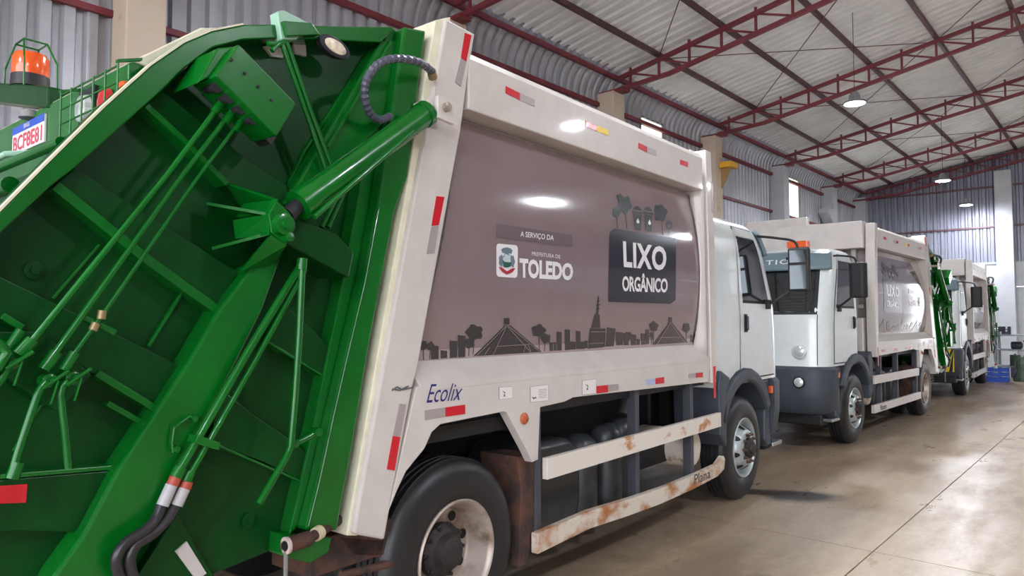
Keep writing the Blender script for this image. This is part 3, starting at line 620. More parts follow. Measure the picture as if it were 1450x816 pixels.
    for x, y, r, ry, sx_, sy in ((56, 668, 18, 20, 58, 728), (88, 672, 14, 20, 82, 726), (268, 615, 34, 32, 262, 706), (246, 660, 22, 20, 244, 712), (533, 608, 28, 26, 536, 694), (562, 640, 20, 20, 556, 692), (902, 630, 16, 18, 903, 668), (1008, 590, 18, 20, 1005, 662), (998, 625, 10, 12, 998, 662), (1142, 596, 15, 20, 1142, 656)):
        sky.append(blob(x, y, r, ry, int(x))); sky.append([(x-1.5, y), (x+1.5, y), (sx_+1.5, sy), (sx_-1.5, sy)])
    sky += [[(390, 556), (412, 555), (412, 582), (545, 695), (262, 713), (390, 590)], [(1069, 551), (1083, 553), (1083, 574), (1148, 655), (1000, 666), (1069, 577)],
            [(765, 537), (784, 541), (787, 596), (750, 596)], [(745, 598), (808, 599), (800, 676), (735, 682)], [(814, 593), (850, 599), (843, 671), (792, 675)], [(778, 465), (782, 465), (779, 540), (772, 538)],
            [(770, 500), (786, 498), (786, 502), (770, 504)], [(770, 515), (784, 513), (784, 517), (770, 519)], [(773, 485), (785, 483), (785, 486), (773, 488)]]
    decals(sd, panel, sky, INK, .004, 'printed_skyline')
    ln = []
    def line(a, b_, t=2):
        d = Vector((b_[0]-a[0], b_[1]-a[1])).normalized()*t; nx, ny = -d.y, d.x
        ln.append([(a[0]-nx, a[1]-ny), (b_[0]-nx, b_[1]-ny), (b_[0]+nx, b_[1]+ny), (a[0]+nx, a[1]+ny)])
    for a, b_ in (((400, 588), (345, 706)), ((402, 588), (500, 696)), ((396, 590), (275, 712)), ((405, 586), (535, 692)), ((362, 672), (495, 664)), ((310, 706), (330, 676)), ((470, 698), (478, 668)), ((500, 696), (490, 668)), ((388, 584), (416, 584)), ((1070, 574), (1086, 574)), ((1076, 576), (1020, 664)), ((1076, 576), (1135, 656)), ((1030, 636), (1115, 634)), ((748, 612), (806, 612)), ((742, 660), (800, 658)), ((812, 600), (806, 670))):
        line(a, b_, 1.3)
    decals(sd, panel, ln, PANEL, .006, 'printed_skyline_lines')

def strip(sd, parent, quad, m, o, name='reflector_strip'):
    b = MB(sd); b.prism([P(*q, o) for q in quad], o-.001, o+.0025); return b.build(name, m, parent)

# ------------------------------------------------------------------ cab
def zlerp(tab, z):
    if z <= tab[0][0]: return tab[0][1]
    for (a, b), (c, d) in zip(tab, tab[1:]):
        if z <= c: return b + (d-b)*(z-a)/(c-a)
    return tab[-1][1]
XF = [(1.1, 5.36), (1.75, 5.34), (1.9, 5.31), (2.5, 5.06), (2.68, 4.96), (2.76, 4.82), (2.8, 4.6)]
HW = [(1.1, 1.2), (1.9, 1.2), (2.5, 1.165), (2.68, 1.13), (2.76, 1.07), (2.8, .97)]
CABR = [3.4]
def cab_pt(s, z, e=0.):      # s in 0..6 : 0 rear corner of seen side, 1 start of corner, 2 end of corner, 4 far corner, 6 far rear
    if s > 3: x, o, z_ = cab_pt(6-s, z, e); return (x, -2.4-o, z)
    xf = zlerp(XF, z); hw = zlerp(HW, z); rc = .3; xs = xf-rc-.05; xr = CABR[0]
    if s <= 1: return (xr + (xs-xr)*s, -1.2+hw+e, z)
    if s <= 2:
        a = (s-1)*pi/2; ox = xs + (rc+e)*sin(a)*.98; oo = -1.2 + hw - rc + (rc+e)*cos(a)
        return (ox, oo, z)
    t = s-2; h = hw-rc; return (xs + (rc+e)*.98 + .07*(1-(1-t)**2), -1.2 + h*(1-t), z)
def cab(sd, root):
    def mb(): return MB(sd)
    CABR[0] = 3.4 if sd == 1 else 3.98      # the nearest truck has the longer cab
    zs = [1.14, 1.3, 1.5, 1.75, 1.9, 2.1, 2.3, 2.5, 2.62, 2.7, 2.75, 2.785, 2.8]
    ss = [0, .25, .5, .75, 1] + [1+k/6 for k in range(1, 7)] + [2+k/5 for k in range(1, 6)]
    ss = ss + [6-x for x in reversed(ss[:-1])]
    m = mb(); n = len(ss)
    for z in zs:
        for s in ss: m.v.append(cab_pt(s, z))
    for j in range(len(zs)-1):
        for i in range(n): m.f.append((j*n+i, j*n+(i+1) % n, (j+1)*n+(i+1) % n, (j+1)*n+i))
    m.f.append(tuple(range(n-1, -1, -1))); m.f.append(tuple((len(zs)-1)*n+i for i in range(n)))
    c = m.build('cab', CABW, root, smooth=True)
    def patch(s0, s1, z0, z1, e, name, mt, par=c, nu=10, nv=6, s0t=None, s1t=None, th=.0):
        s0t = s0 if s0t is None else s0t; s1t = s1 if s1t is None else s1t
        g = mb().grid(lambda u, v: cab_pt((s0*(1-v)+s0t*v)*(1-u) + (s1*(1-v)+s1t*v)*u, z0+(z1-z0)*v, e), nu, nv)
        return g.build(name, mt, par, smooth=True, norm=False, solid=th)
    sx = lambda x, z: (x-CABR[0])/(zlerp(XF, z)-.35-CABR[0])
    # doors both sides, with recessed outline, glass, handle
    for far in (0, 1):
        def D(s0, s1, z0, z1, e, name, mt, par, s0t, s1t, th=0):
            if far: s0, s1, s0t, s1t = 6-s0, 6-s1, 6-s0t, 6-s1t
            return patch(s0, s1, z0, z1, e, name, mt, par, s0t=s0t, s1t=s1t, th=th)
        d = D(sx(4.0, 1.2), .985, 1.17, 2.7, .004, 'door', SEAL, c, sx(4.02, 2.7), .985)
        D(sx(4.015, 1.2), .975, 1.185, 1.93, .008, 'door_skin', CABW, d, sx(4.02, 1.93), .975)
        D(sx(4.015, 1.93), sx(4.1, 1.93), 1.93, 2.69, .008, 'door_skin', CABW, d, sx(4.03, 2.69), sx(4.07, 2.69))
        D(sx(4.1, 1.95), .93, 1.96, 2.6, .008, 'side_window', GLASS, d, sx(4.07, 2.6), .93)
        D(.935, .978, 1.93, 2.69, .01, 'door_pillar', CABW, d, .935, .978)
        D(sx(4.06, 2.62), .975, 2.61, 2.69, .009, 'door_skin', CABW, d, sx(4.06, 2.69), .975)
        os_ = (lambda o: o) if not far else (lambda o: -2.4-o)
        hb = mb().box(4.115, 4.185, os_(.012), os_(.022), 1.64, 1.82).build('door_handle_recess', SEAL, d, bevel=.004)
        mb().box(4.14, 4.165, os_(.022), os_(.045), 1.66, 1.8).build('door_handle', PLAST, d, bevel=.008)
        # mirror
        mm = mb()
        tp = smooth_path([(4.72, os_(-.06), 2.66), (4.85, os_(.1), 2.64), (4.92, os_(.26), 2.6), (4.93, os_(.3), 2.5)], 5); mm.tube(tp, .014, 8)
        mb().tube(smooth_path([(4.8, os_(.0), 1.93), (4.86, os_(.06), 1.96), (4.9, os_(.2), 2.06), (4.92, os_(.29), 2.12)], 5), .014, 8).build('mirror_arm', SEAL, root, smooth=True)
        bt = smooth_path([(4.8, os_(.0), 1.93), (4.86, os_(.06), 1.96), (4.9, os_(.2), 2.06), (4.92, os_(.29), 2.12)], 5)
        mb().box(4.74, 4.84, os_(-.02), os_(.04), 1.88, 1.98).build('mirror_foot', SEAL, root, bevel=.01)
        mr = mm.build('mirror_arm', SEAL, root, smooth=True)
        a0, a1 = sorted((os_(.2), os_(.42)))
        mh = mb(); mh.prismz([(4.88, a0), (4.88, a1), (4.95, a1), (4.99, a1-.04), (4.99, a0+.04), (4.95, a0)], 2.06, 2.53); mh.build('mirror_housing', SEAL, mr, bevel=.02)
        mb().box(4.872, 4.879, a0+.025, a1-.025, 2.09, 2.34).build('mirror_glass', MATS.get('mirror_glass') or mat('mirror_glass', (120, 126, 132), .05, .9), mr)
        mb().box(4.872, 4.879, a0+.025, a1-.025, 2.37, 2.5).build('mirror_glass', MATS.get('mirror_glass') or mat('mirror_glass', (120, 126, 132), .05, .9), mr)
        # wheel arch, mudguards, step
        R0, R1 = .6, .74
        arc = [(4.117+R1*cos(a), .505+R1*.98*sin(a)+.06) for a in [radians(25+ k*13.5) for k in range(11)]]
        arci = [(4.117+R0*cos(a), .505+R0*.98*sin(a)+.06) for a in [radians(25+ k*13.5) for k in range(11)]]
        oA, oB = sorted((os_(-.42), os_(.045)))
        wa = mb().prism(arc + arci[::-1], oA, oB).build('wheel_arch', PLAST, root, bevel=.03, smooth=True)
        mb().prism([(3.42, .72), (3.53, .6), (3.56, .6), (3.58, 1.1), (3.66, 1.22), (3.45, 1.3), (3.4, 1.15)], oA, oB).build('mudguard', PLAST, root, bevel=.02)
        oA2, oB2 = sorted((os_(-.4), os_(-.01)))
        mb().prism([(4.68, 1.12), (4.86, 1.14), (4.9, .45), (4.8, .42), (4.72, .5), (4.74, .9)], oA2, oB2).build('step_panel', PLAST, root, bevel=.02)
        mb().prism([(4.9, 1.12), (5.12, 1.12), (5.14, .62), (5.08, .45), (4.93, .45)], *sorted((os_(-.3), os_(-.05)))).build('step_box', SEAL, root, bevel=.02)
        mb().box(4.86, 5.16, *sorted((os_(-.3), os_(.02))), .41, .45).build('step_tread', CHROME, root, bevel=.006)
        mb().box(4.84, 4.88, *sorted((os_(-.01), os_(.03))), .98, 1.06).build('side_marker', AMBER, root, bevel=.008)
    # windscreen and visor
    patch(1.62, 4.38, 1.84, 2.56, .004, 'windscreen_seal', SEAL, nu=24)
    patch(1.7, 4.3, 1.88, 2.5, .009, 'windscreen', GLASS, nu=24)
    v = patch(1.35, 4.65, 2.46, 2.72, .05, 'sun_visor', VISOR, nu=30, th=.03)
    mb().box(5.13, 5.15, -.56, -.4, 2.6, 2.64).build('visor_slot', SEAL, v)
    vs, fs = text_geo('CONSTELLATION', bold=.01, space=1.2)
    b = mb(); 
    def vt(u, w_):
        s = (2.05 + 1.9*u) if sd == -1 else (3.95 - 1.9*u)
        s = 6 - s
        p = cab_pt(s, 2.55+.07*w_, .075); return p
    b.add([vt(u, w_) for u, w_ in vs], fs); b.build('lettering', LETTER, v, norm=False)
    for s_ in (1.6, 4.38): patch(s_, s_+.02, 1.16, 1.84, .003, 'panel_seam', SEAL)
    # grille slats at the centre and headlamps
    for k in range(8):
        z = 1.2+k*.075
        patch(2.62, 3.38, z, z+.035, .012, 'grille_slat', PLAST if k % 2 else VISOR, th=.012)
    mb().lathe([(.028, 0), (.028, .012), (.001, .014)], (5.355, -1.0, 1.78), 20, 'x').build('badge', SEAL, c)
    bump = mb()
    def bp(s, z, e): return cab_pt(s, 1.15, e)[:2] + (z,)
    zz_ = [(.5, -.06), (.56, .0), (.8, .035), (1.1, .035), (1.14, .0)]
    sb = [.93, 1, 1.2, 1.4, 1.6, 1.8, 2, 2.4, 3, 3.6, 4, 4.2, 4.4, 4.6, 4.8, 5, 5.07]
    outer = []
    for z, e in zz_:
        for s in sb: outer.append(bp(s, z, e))
    for s in sb: outer.append(bp(s, 1.14, -.2))
    for s in sb: outer.append(bp(s, .5, -.2))
    k = len(sb); bump.v = outer; rows = len(outer)//k
    for j in range(rows):
        for i in range(k-1): bump.f.append((j*k+i, j*k+i+1, ((j+1) % rows)*k+i+1, ((j+1) % rows)*k+i))
    bump.f.append(tuple(j*k for j in range(rows))); bump.f.append(tuple(j*k+k-1 for j in reversed(range(rows))))
    bm_ = bump.build('bumper', PLAST, root, smooth=True)
    for oo in (-.34, -2.06):
        for z, r, e, pr in ((1.34, .1, .0, c), (.93, .085, .02, bm_)):
            x0 = 5.325+e
            r *= .8; h_ = mb().lathe([(r*1.15, -.03), (r*1.15, .012), (r, .02), (r*.95, .012)], (x0, oo, z), 28, 'x').build('headlamp_bezel', SEAL if z < 1 else CABW, pr, smooth=True)
            mb().lathe([(r*.96, .0), (r*.9, .02), (r*.5, .035), (.001, .04)], (x0, oo, z), 28, 'x').build('headlamp', LENS, pr, smooth=True)
    mb().lathe([(.001, 0), (.001, 0)], (0, 0, 0), 4) if False else None
    bk = mb().box(4.38, 4.5, -.72, -.58, 2.79, 2.83).build('beacon_base', SEAL, c); mb().box(4.37, 4.5, -.8, -.5, 2.83, 2.93).build('roof_beacon', AMBER, c, bevel=.015)
    # rear wall details of the cab
    if sd == 1: m = mb(); m.tube(smooth_path([(3.36, .0, 1.75), (3.3, .02, 1.8), (3.3, .02, 2.2), (3.36, .0, 2.25)], 4), .014, 8); m.build('grab_rail', CABW, c, smooth=True)
    mb().box(CABR[0]-.06, CABR[0], -2.3, -.1, 1.3, 2.6).build('cab_back_panel', mat('cab_rear_grey', (186, 190, 190), .5), c, bevel=.02)

# ------------------------------------------------------------------ whole truck
def make_truck(fr, name, label, front_marks=True):
    sd = fr.side; root = empty(name, fr.o, fr.phi + pi/2)
    tag(root, label, 'garbage truck')
    def mb(): return MB(sd)
    flip = sd == -1
    # body shell
    bot = [(.0, 1.24), (.0, 1.2)]
    def shell_sec(z): return bulge(z)-.012
    sec = [(-.09, 1.24)] + [(bulge(z)-.03, z) for z in (1.5, 1.7, 1.95, 2.2, 2.45, 2.7, 2.9)] + [(-.05, 3.2), (-.25, 3.3), (-1.2, 3.36)]
    sec = sec + [(-2.4-o, z) for o, z in reversed(sec[:-1])]
    # x of the slanted rear end as a function of z
    def xr(z): return -.62 + (z-1.2)*.255
    m = mb(); n = len(sec)
    for o, z in sec: m.v.append((xr(z)+.05, o, z))
    for o, z in sec: m.v.append((3.12, o, z))
    m.f = [tuple(range(n)), tuple(range(2*n-1, n-1, -1))] + [(i, (i+1) % n, n+(i+1) % n, n+i) for i in range(n)]
    body = m.build('body_shell', WHITE, root, smooth=True)
    # curved side sheet with the print
    c00 = PS(592, 519); c01 = PS(653, 178); 
    def ps(u, v):
        z = 1.53 + (2.88-1.53)*v; x0 = -.31 + (z-1.53)*.255; return (x0 + (3.06-x0)*u, bulge(z), z)
    panel = mb().grid(ps, 6, 16).build('side_panel', PANEL, body, smooth=True, norm=False)
    # the print itself goes on as sub-parts
    for ch_parent in (panel,):
        pass
    art = mb().grid(lambda u, v: (lambda p: (p[0], p[1]+.001, p[2]))(ps(u, v)), 6, 16)
    art.v = [v for v in art.v]
    artp = panel; artp.parent = root
    side_art(sd, panel, flip)
    mb().grid(lambda u, v: (-.31+3.37*u if False else ps(u, v*.055)[0], bulge(1.53+.07*v)+.0025, 1.53+.07*v), 4, 2).build('panel_lower_band', mat('pale_mauve_vinyl', (158, 142, 146), .2, 0, .4), panel, norm=False)
    # posts, beam, ledge, skirt
    beam = mb().prismx([(.06, 2.9), (.06, 3.18), (.035, 3.22), (-.2, 3.3), (-.2, 2.9)], .0, 3.05).build('top_beam', WHITE, root, bevel=.008)
    bp = mb().prism([P(632, 26, .06), P(673, 48, .06), P(665, 95, .06), P(653, 185, .06), P(592, 520, .06), P(584, 552, .06), P(556, 700, .06), P(545, 765, .06), P(500, 757, .06)], -.25, .06).build('rear_post', WHITE, root, bevel=.012)
    mb().prism([P(610, 31, .0), P(632, 26, .0), P(500, 757, .0), P(484, 757, .0)], -.2, .035).build('rear_post_flange', CREAM, root, bevel=.006)
    mb().prism([P(632, 26, .06), P(673, 48, .06), P(665, 95, .06), P(500, 757, .06)], -2.2, -2.46).build('rear_post', WHITE, root)
    mb().box(-.2, .0, -2.4, .0, 3.2, 3.34).build('rear_top_beam', WORN, root, bevel=.01)
    fp_l = [(3.03+.0*z, z) for z in (1.45, 3.2)]
    fpost = mb(); fpost.grid(lambda u, v: (3.05+.05*u + (.02*(1-v)), bulge(1.45+1.5*v)*(1-u)+.04*u + .01, 1.45+1.5*v), 3, 14)
    fpost.build('front_post_flare', WHITE, root, smooth=True, norm=False, solid=.01)
    mb().prism([(3.1, 3.27), (3.22, 3.27), (3.28, 2.4), (3.27, 1.2), (3.17, 1.2), (3.14, 2.4)], -.07, .07).build('front_post', WHITE, root, bevel=.01)
    mb().prism([(3.1, 3.27), (3.2, 3.27), (3.25, 2.4), (3.25, 1.2), (3.17, 1.2), (3.14, 2.4)], -2.46, -2.1).build('front_post', WHITE, root, bevel=.01)
    mb().prismx([(-.08, 1.545), (-.06, 1.545), (.062, 1.43), (.062, 1.4), (-.1, 1.4)], -.35, 3.12).build('lower_ledge', WHITE, root, bevel=.005)
    sk = [P(590, 548, .06), P(556, 700, .06), P(551, 723, .06), P(562, 696, .06), P(575, 668, .06), P(601, 636, .06), P(612, 612, .06), P(624, 601, .06), P(714, 583, .06), P(718, 585, .06), P(747, 640, .06), P(754, 655, .06), P(762, 651, .06), P(765, 577, .06), P(800, 569, .06), P(812, 563, .06), P(1003, 541, .06)]
    sk += [(3.2, 1.44)]
    mb().prism(sk, .0, .06).build('side_skirt', WHITE, root, bevel=.004)
    mb().prism([(-.6, 1.45), (-.62, 1.2), (3.2, 1.2), (3.2, 1.45)], -2.46, -2.38).build('side_skirt', WHITE, root)
    # front bulkhead with protruding top box and a recess of frames
    mb().box(3.12, 3.36, -2.3, -.08, 2.88, 3.3).build('front_hood', WHITE, root, bevel=.01)
    mb().box(3.12, 3.22, -2.0, -.95, 3.3, 3.46).build('roof_hatch', WHITE, root, bevel=.02)
    mb().box(3.1, 3.14, -2.35, -.1, 1.24, 2.88).build('bulkhead', mat('bulkhead_taupe', (118, 108, 108), .6, var=.1), root)
    for z in (1.95, 2.4): mb().box(3.14, 3.22, -2.3, -.12, z, z+.06).build('bulkhead_rib', mat('bulkhead_rib', (160, 152, 150), .5), root, bevel=.005)
    for o in (-.28, -1.2, -2.0): mb().box(3.14, 3.24, o, o+.07, 1.8, 2.88).build('bulkhead_rib', mat('bulkhead_rib', (160, 152, 150)), root, bevel=.005)
    mb().box(3.14, 3.34, -2.3, -.1, 1.24, 1.8).build('front_locker', WHITE, root, bevel=.012)
    for k in range(3): mb().box(3.34, 3.345, -.5, -.22, 1.72-.05*k, 1.74-.05*k).build('vent_slot', DARK, root)
    # reflectors & marks
    rs = lambda quad, m_, o=.0615: strip(sd, root, quad, m_, o)
    for a, b_, c_, m1, m2 in (((716, 122), (736, 132), (757, 141), RED, GREYR), ((829, 171), (845, 178), (861, 184), RED, YEL), ((904, 202), (916, 208), (929, 213), RED, GREYR)):
        h = 10 if a[0] < 800 else 8
        rs([a, b_, (b_[0], b_[1]+h), (a[0], a[1]+h)], m1); rs([b_, c_, (c_[0], c_[1]+h), (b_[0], b_[1]+h)], m2)
    rs([(963, 226), (974, 230), (974, 237), (963, 233)], RED)
    rs([Z2(1195, 140), Z2(1222, 150), Z2(1200, 262), Z2(1178, 245)], RED); rs([Z2(1178, 248), Z2(1200, 263), Z2(1178, 368), Z2(1153, 350)], GREYR)
    rs([(618, 278), (629, 279), (621, 319), (611, 320)], RED); rs([(611, 321), (621, 320), (615, 359), (604, 360)], GREYR)
    rs([Z6(608, 185), Z6(632, 188), Z6(610, 306), Z6(585, 300)], GREYR); rs([Z6(584, 303), Z6(610, 308), Z6(590, 430), Z6(562, 425)], RED)
    rs([ZS(8, 455), ZS(168, 430), ZS(168, 504), ZS(8, 530)], GREYR); rs([ZS(170, 430), ZS(325, 408), ZS(325, 482), ZS(170, 503)], RED)
    for q, m_ in (([(428, 110), (492, 103), (492, 145), (428, 153)], RED), ([(494, 103), (553, 97), (553, 132), (494, 142)], GREYR), ([(714, 72), (765, 66), (765, 100), (714, 105)], mat('blue_grey_reflector', (168, 176, 206), .3)), ([(767, 65), (817, 57), (817, 93), (767, 99)], RED), ([(960, 40), (1000, 34), (1000, 62), (960, 66)], GREYR), ([(1002, 34), (1040, 30), (1040, 58), (1002, 62)], RED)):
        rs([ZB(*p) for p in q], m_)
    for zt in (3.0, 1.35): 
        b = mb().prism([(3.205, zt), (3.25, zt), (3.25, zt-.28), (3.205, zt-.28)], .07, .073); b.build('reflector_strip', RED if zt < 2 else GREYR, root)
    panel_text(sd, root, 'Ecolix', (ZS(25, 248), ZS(310, 238), ZS(305, 372), ZS(22, 396)), BLUE_INK, flip=flip, surf=flat_surf(.0615), zf=None, e=.001, bold=.0, shear=.45, name='body_lettering')
    for q in ([(595, 272), (698, 266), (698, 355), (595, 368)], [(840, 268), (980, 252), (980, 375), (842, 388)], [(1250, 220), (1358, 206), (1358, 318), (1250, 330)]):
        s_ = mb(); 
        pts = [ZS(*p) for p in q]
        outl = mb()
        for i in range(4):
            a = Vector(pts[i]); b_ = Vector(pts[(i+1) % 4]); d = (b_-a).normalized()*.35; nn = Vector((-d.y, d.x))
            outl.prism([P(*(a-nn), .06), P(*(b_-nn), .06), P(*(b_+nn), .06), P(*(a+nn), .06)], .0605, .062)
        st = strip(sd, root, pts, mat('sticker_white', (222, 218, 216), .4), .0598, 'sticker')
        outl.build('sticker_border', THIN, st)
        if q[0][0] == 840:
            l = mb()
            for k in range(6):
                y0 = 290+k*13; x0 = 905 if k else 905
                l.prism([P(*ZS(x0, y0), .06), P(*ZS(970, y0-7), .06), P(*ZS(970, y0-4), .06), P(*ZS(x0, y0+3), .06)], .0615, .0625)
            l.prism([P(*ZS(*p), .06) for p in ((852, 345), (870, 352), (888, 345), (886, 358), (862, 366))], .0615, .0625)
            l.build('sticker_print', THIN, st)
        else:
            cx0 = q[0][0]; l = mb(); dy = -30 if cx0 > 1000 else 0; ddy = q[0][1]-272
            l.prism([P(*ZS(cx0+20, 295+ddy), .06), P(*ZS(cx0+48, 310+ddy), .06), P(*ZS(cx0+45, 326+ddy), .06), P(*ZS(cx0+35, 312+ddy), .06)], .0615, .0625)
            l.prism([P(*ZS(cx0+34, 328+ddy), .06), P(*ZS(cx0+46, 326+ddy), .06), P(*ZS(cx0+46, 344+ddy), .06), P(*ZS(cx0+34, 346+ddy), .06)], .0615, .0625)
            l.build('sticker_print', THIN, st)
    ax, az = P(743.5, 593, .07)
    mb().lathe([(.034, -.01), (.034, .004), (.024, .014), (.001, .018)], (ax, .065, az), 20).build('amber_marker', mat('amber_dull', (176, 84, 48), .4, 0, .3), root, smooth=True)
    m = mb()
    for pts in ([(555, 553), (562, 548), (570, 552), (584, 549)], [(556, 551), (566, 553), (578, 547)]):
        m.tube([(P(*p, .062)[0], .063, P(*p, .062)[1]) for p in pts], .004, 6)
    m.build('scraped_mark', THIN, root)
    # guard rails
    ur = mb().prism([(.72, .785), (.72, .915), (3.39, .925), (3.39, .8)], .02, .06).build('upper_guard_rail', WORN if sd == 1 else WHITE, root, bevel=.004)
    lp = [(.62, .365), (.62, .485), (1.2, .50), (1.75, .475), (2.3, .46), (2.9, .465), (3.3, .475), (3.44, .53), (3.47, .5), (3.45, .41), (3.3, .37), (2.8, .35), (2.2, .345), (1.7, .36), (1.2, .385)]
    if sd == -1: lp = [(.62, .365), (.62, .485), (3.42, .485), (3.42, .365)]
    lr = mb().prism(lp, .01, .06).build('lower_guard_rail', RUSTY if sd == 1 else WHITE, root, bevel=.005)
    panel_text(sd, lr, 'Plana' if sd == 1 else 'Planalto', (ZB(992, 622), ZB(1085, 585), ZB(1085, 640), ZB(994, 682)), INK, flip=flip, surf=flat_surf(.0612), zf=None, e=.001, bold=.01)
    for x in (.66, 1.9, 2.85): mb().box(x, x+.055, -.06, .015, .4, 1.3).build('rail_post', POSTG, root, bevel=.004)
    mb().prism([(.5, .95), (.74, .93), (.74, .78), (.66, .5), (.6, .3), (.52, .3), (.54, .75)], -.3, .0).build('rusty_hanger', RUST, root, bevel=.008)
    mb().box(.3, .6, -.5, -.2, .75, .85).build('rusty_bracket', RUST, root)
    # chassis
    for o in (-.78, -1.62): mb().box(-1.0, 5.1, o-.08, o, .78, 1.05).build('chassis_rail', DARK, root)
    mb().box(-.65, 3.25, -2.36, -.04, 1.18, 1.27).build('body_floor', DARK, root)
    mb().box(-.62, 3.3, -1.55, -.9, .55, 1.2).build('dark_backing_box', DARK, root)  # added dark box; blocks the view and stands for the shade below the body
    for x in (0, 4.117): mb().tube([(x, -.3, .505), (x, -2.1, .505)], .07, 16).build('axle', DARK, root, smooth=True)
    mb().lathe([(.22, -.14), (.22, .14)], (0, -1.2, .5), 20).build('differential', DARK, root, smooth=True)
    # big tanks, filters, exhaust
    def rbox(x0, x1, o0, o1, z0, z1, r, nm, mt, axis='o'):
        pts = []
        for cx, cz, a0 in ((x1-r, z1-r, 0), (x0+r, z1-r, 90), (x0+r, z0+r, 180), (x1-r, z0+r, 270)):
            for k in range(6): a = radians(a0+k*18); pts.append((cx+r*cos(a), cz+r*sin(a)))
        return mb().prism(pts, o0, o1).build(nm, mt, root, bevel=.04, smooth=True)
    rbox(.85, 1.52, -.75, -.22, .3, .93, .2, 'fuel_tank', TANK)
    for x0, zt in ((1.62, .92), (1.98, .96), (2.22, .98)): 
        mb().lathe([(.001, 0), (.09, 0), (.125, .04), (.13, .1), (.13, .52), (.12, .58), (.07, .63), (.001, .64)], (x0, -.3, zt-.64), 24, 'z').build('air_reservoir', TANK, root, smooth=True)
    mb().tube(smooth_path([(2.3, -.3, .98), (2.34, -.3, 1.05), (2.44, -.34, 1.2), (2.5, -.4, 1.4)], 4), .07, 14).build('exhaust_pipe', mat('dull_steel_pipe', (128, 126, 128), .4, .6, var=.15), root, smooth=True)
    mb().lathe([(.16, 0), (.165, .02), (.165, .5), (.15, .52)], (3.15, -.62, .62), 28).build('air_tank', mat('dirty_white_tank', (206, 196, 182), .5, col2=(130, 84, 60), lo=.52, hi=.64, scale=5), root, smooth=True)
    mb().box(2.55, 3.1, -.7, -.3, .5, .72).build('battery_box', DARK, root, bevel=.01)
    mb().box(.75, 3.25, -.82, -.8, .5, 1.2).build('dark_backing_sheet', DARK, root)  # added dark sheet standing for the shade behind the rail posts
    # engine bay under the cab
    mb().box(3.4, 5.1, -1.75, -.65, .45, 1.14).build('engine_block', DARK, root, bevel=.03)
    mb().box(3.38, 4.9, -.55, -.46, .7, 1.2).build('inner_arch', BLACK, root)
    mb().box(4.95, 5.2, -2.3, -.1, .35, .5).build('front_underrun', SEAL, root, bevel=.02)
    # wheelhouse of rear wheels
    mb().prism([(-.62, 1.2), (.68, 1.2), (.68, 1.12), (-.6, 1.12)], -.75, -.02).build('wheelhouse', BLACK, root)
    # wheels
    make_wheel(sd, 0, 0, 'rear', root); make_wheel(sd, 4.117, 0, 'front', root)
    make_wheel(sd, 0, -2.4, 'rear', root, -1); make_wheel(sd, 4.117, -2.4, 'front', root, -1)
    for o in (-.33, -1.75):
        m = mb().lathe([(.285, 0), (.43, .0), (.49, -.03), (.5, -.06), (.5, -.24), (.47, -.28), (.285, -.28)], (0, o, .505), 40); m.f = m.f[:-2]; m.build('inner_wheel', TYRE, root, smooth=True)
    cab(sd, root); tailgate(sd, root)
    return root

# ------------------------------------------------------------------ the hall
WX = -8.0; YE = 28.8; YB = -9.0; XR = 16.0; EZ = 6.5; SL = .18; RX = 4.0
def zroof(x): return EZ + SL*(x-WX) if x < RX else EZ + SL*(RX-WX) - SL*(x-RX)
fl = MB().box(-8.2, 60, -40, 66.0, -.3, -.012).build('floor', mat('joint_dirt', (60, 54, 48), .9)); tag(fl, kind='structure')
xb = [-8.2, -1.57, 4.4, 10.4, 16.4, 60]; yb = [-40, -12.2, -6.2, -.15, 5.9, 11.95, 18.0, 24.0, 30.05, 42, 66]
for i in range(len(xb)-1):
    for j in range(len(yb)-1):
        g = .005
        MB().box(xb[i]+g, xb[i+1]-g, yb[j]+g, yb[j+1]-g, -.012, 0).build('floor_slab', FLOORM, fl, norm=False)

def corr_profile(y0, y1, pitch, depth):
    out = []; y = y0
    while y < y1 - 1e-6:
        out += [(y, 0), (y+pitch*.3, 0), (y+pitch*.42, depth), (y+pitch*.88, depth), (y+pitch, 0)]; y += pitch
    res = [out[0]]
    for p in out[1:]:
        if abs(p[0]-res[-1][0]) > 1e-6: res.append((min(p[0], y1), p[1]))
    return res
# left wall: upright sheets that bend over into the roof
path = [(WX, z) for z in (0, 1.5, 3, 4.3, 5.35, 6.2)]; r = .6
nrm = [(1, 0)]*6
for k in range(1, 9):
    a = radians(80)*k/8; path.append((WX + r*(1-cos(a)), 6.2 + r*sin(a))); nrm.append((cos(a), -sin(a)))
prof = corr_profile(YB, YE, .21, .06)
wins = [(13.2, 14.15, 4, 5), (21.75, 22.75, 3, 5)]
m = MB(); n = len(path)
for y, d in prof:
    for (x, z), (nx, nz) in zip(path, nrm): m.v.append((x-.04+nx*d, y, z+nz*d))
for i in range(len(prof)-1):
    ym = (prof[i][0]+prof[i+1][0])/2
    for j in range(n-1):
        if any(a < ym < b and k0 <= j < k1 for a, b, k0, k1 in wins): continue
        m.f.append((i*n+j, i*n+j+1, (i+1)*n+j+1, (i+1)*n+j))
tag(m.build('wall_left', GALVW, norm=False), kind='structure')
PANE = mat('pale_translucent_sheet', (240, 238, 214), .5, trans=.9)
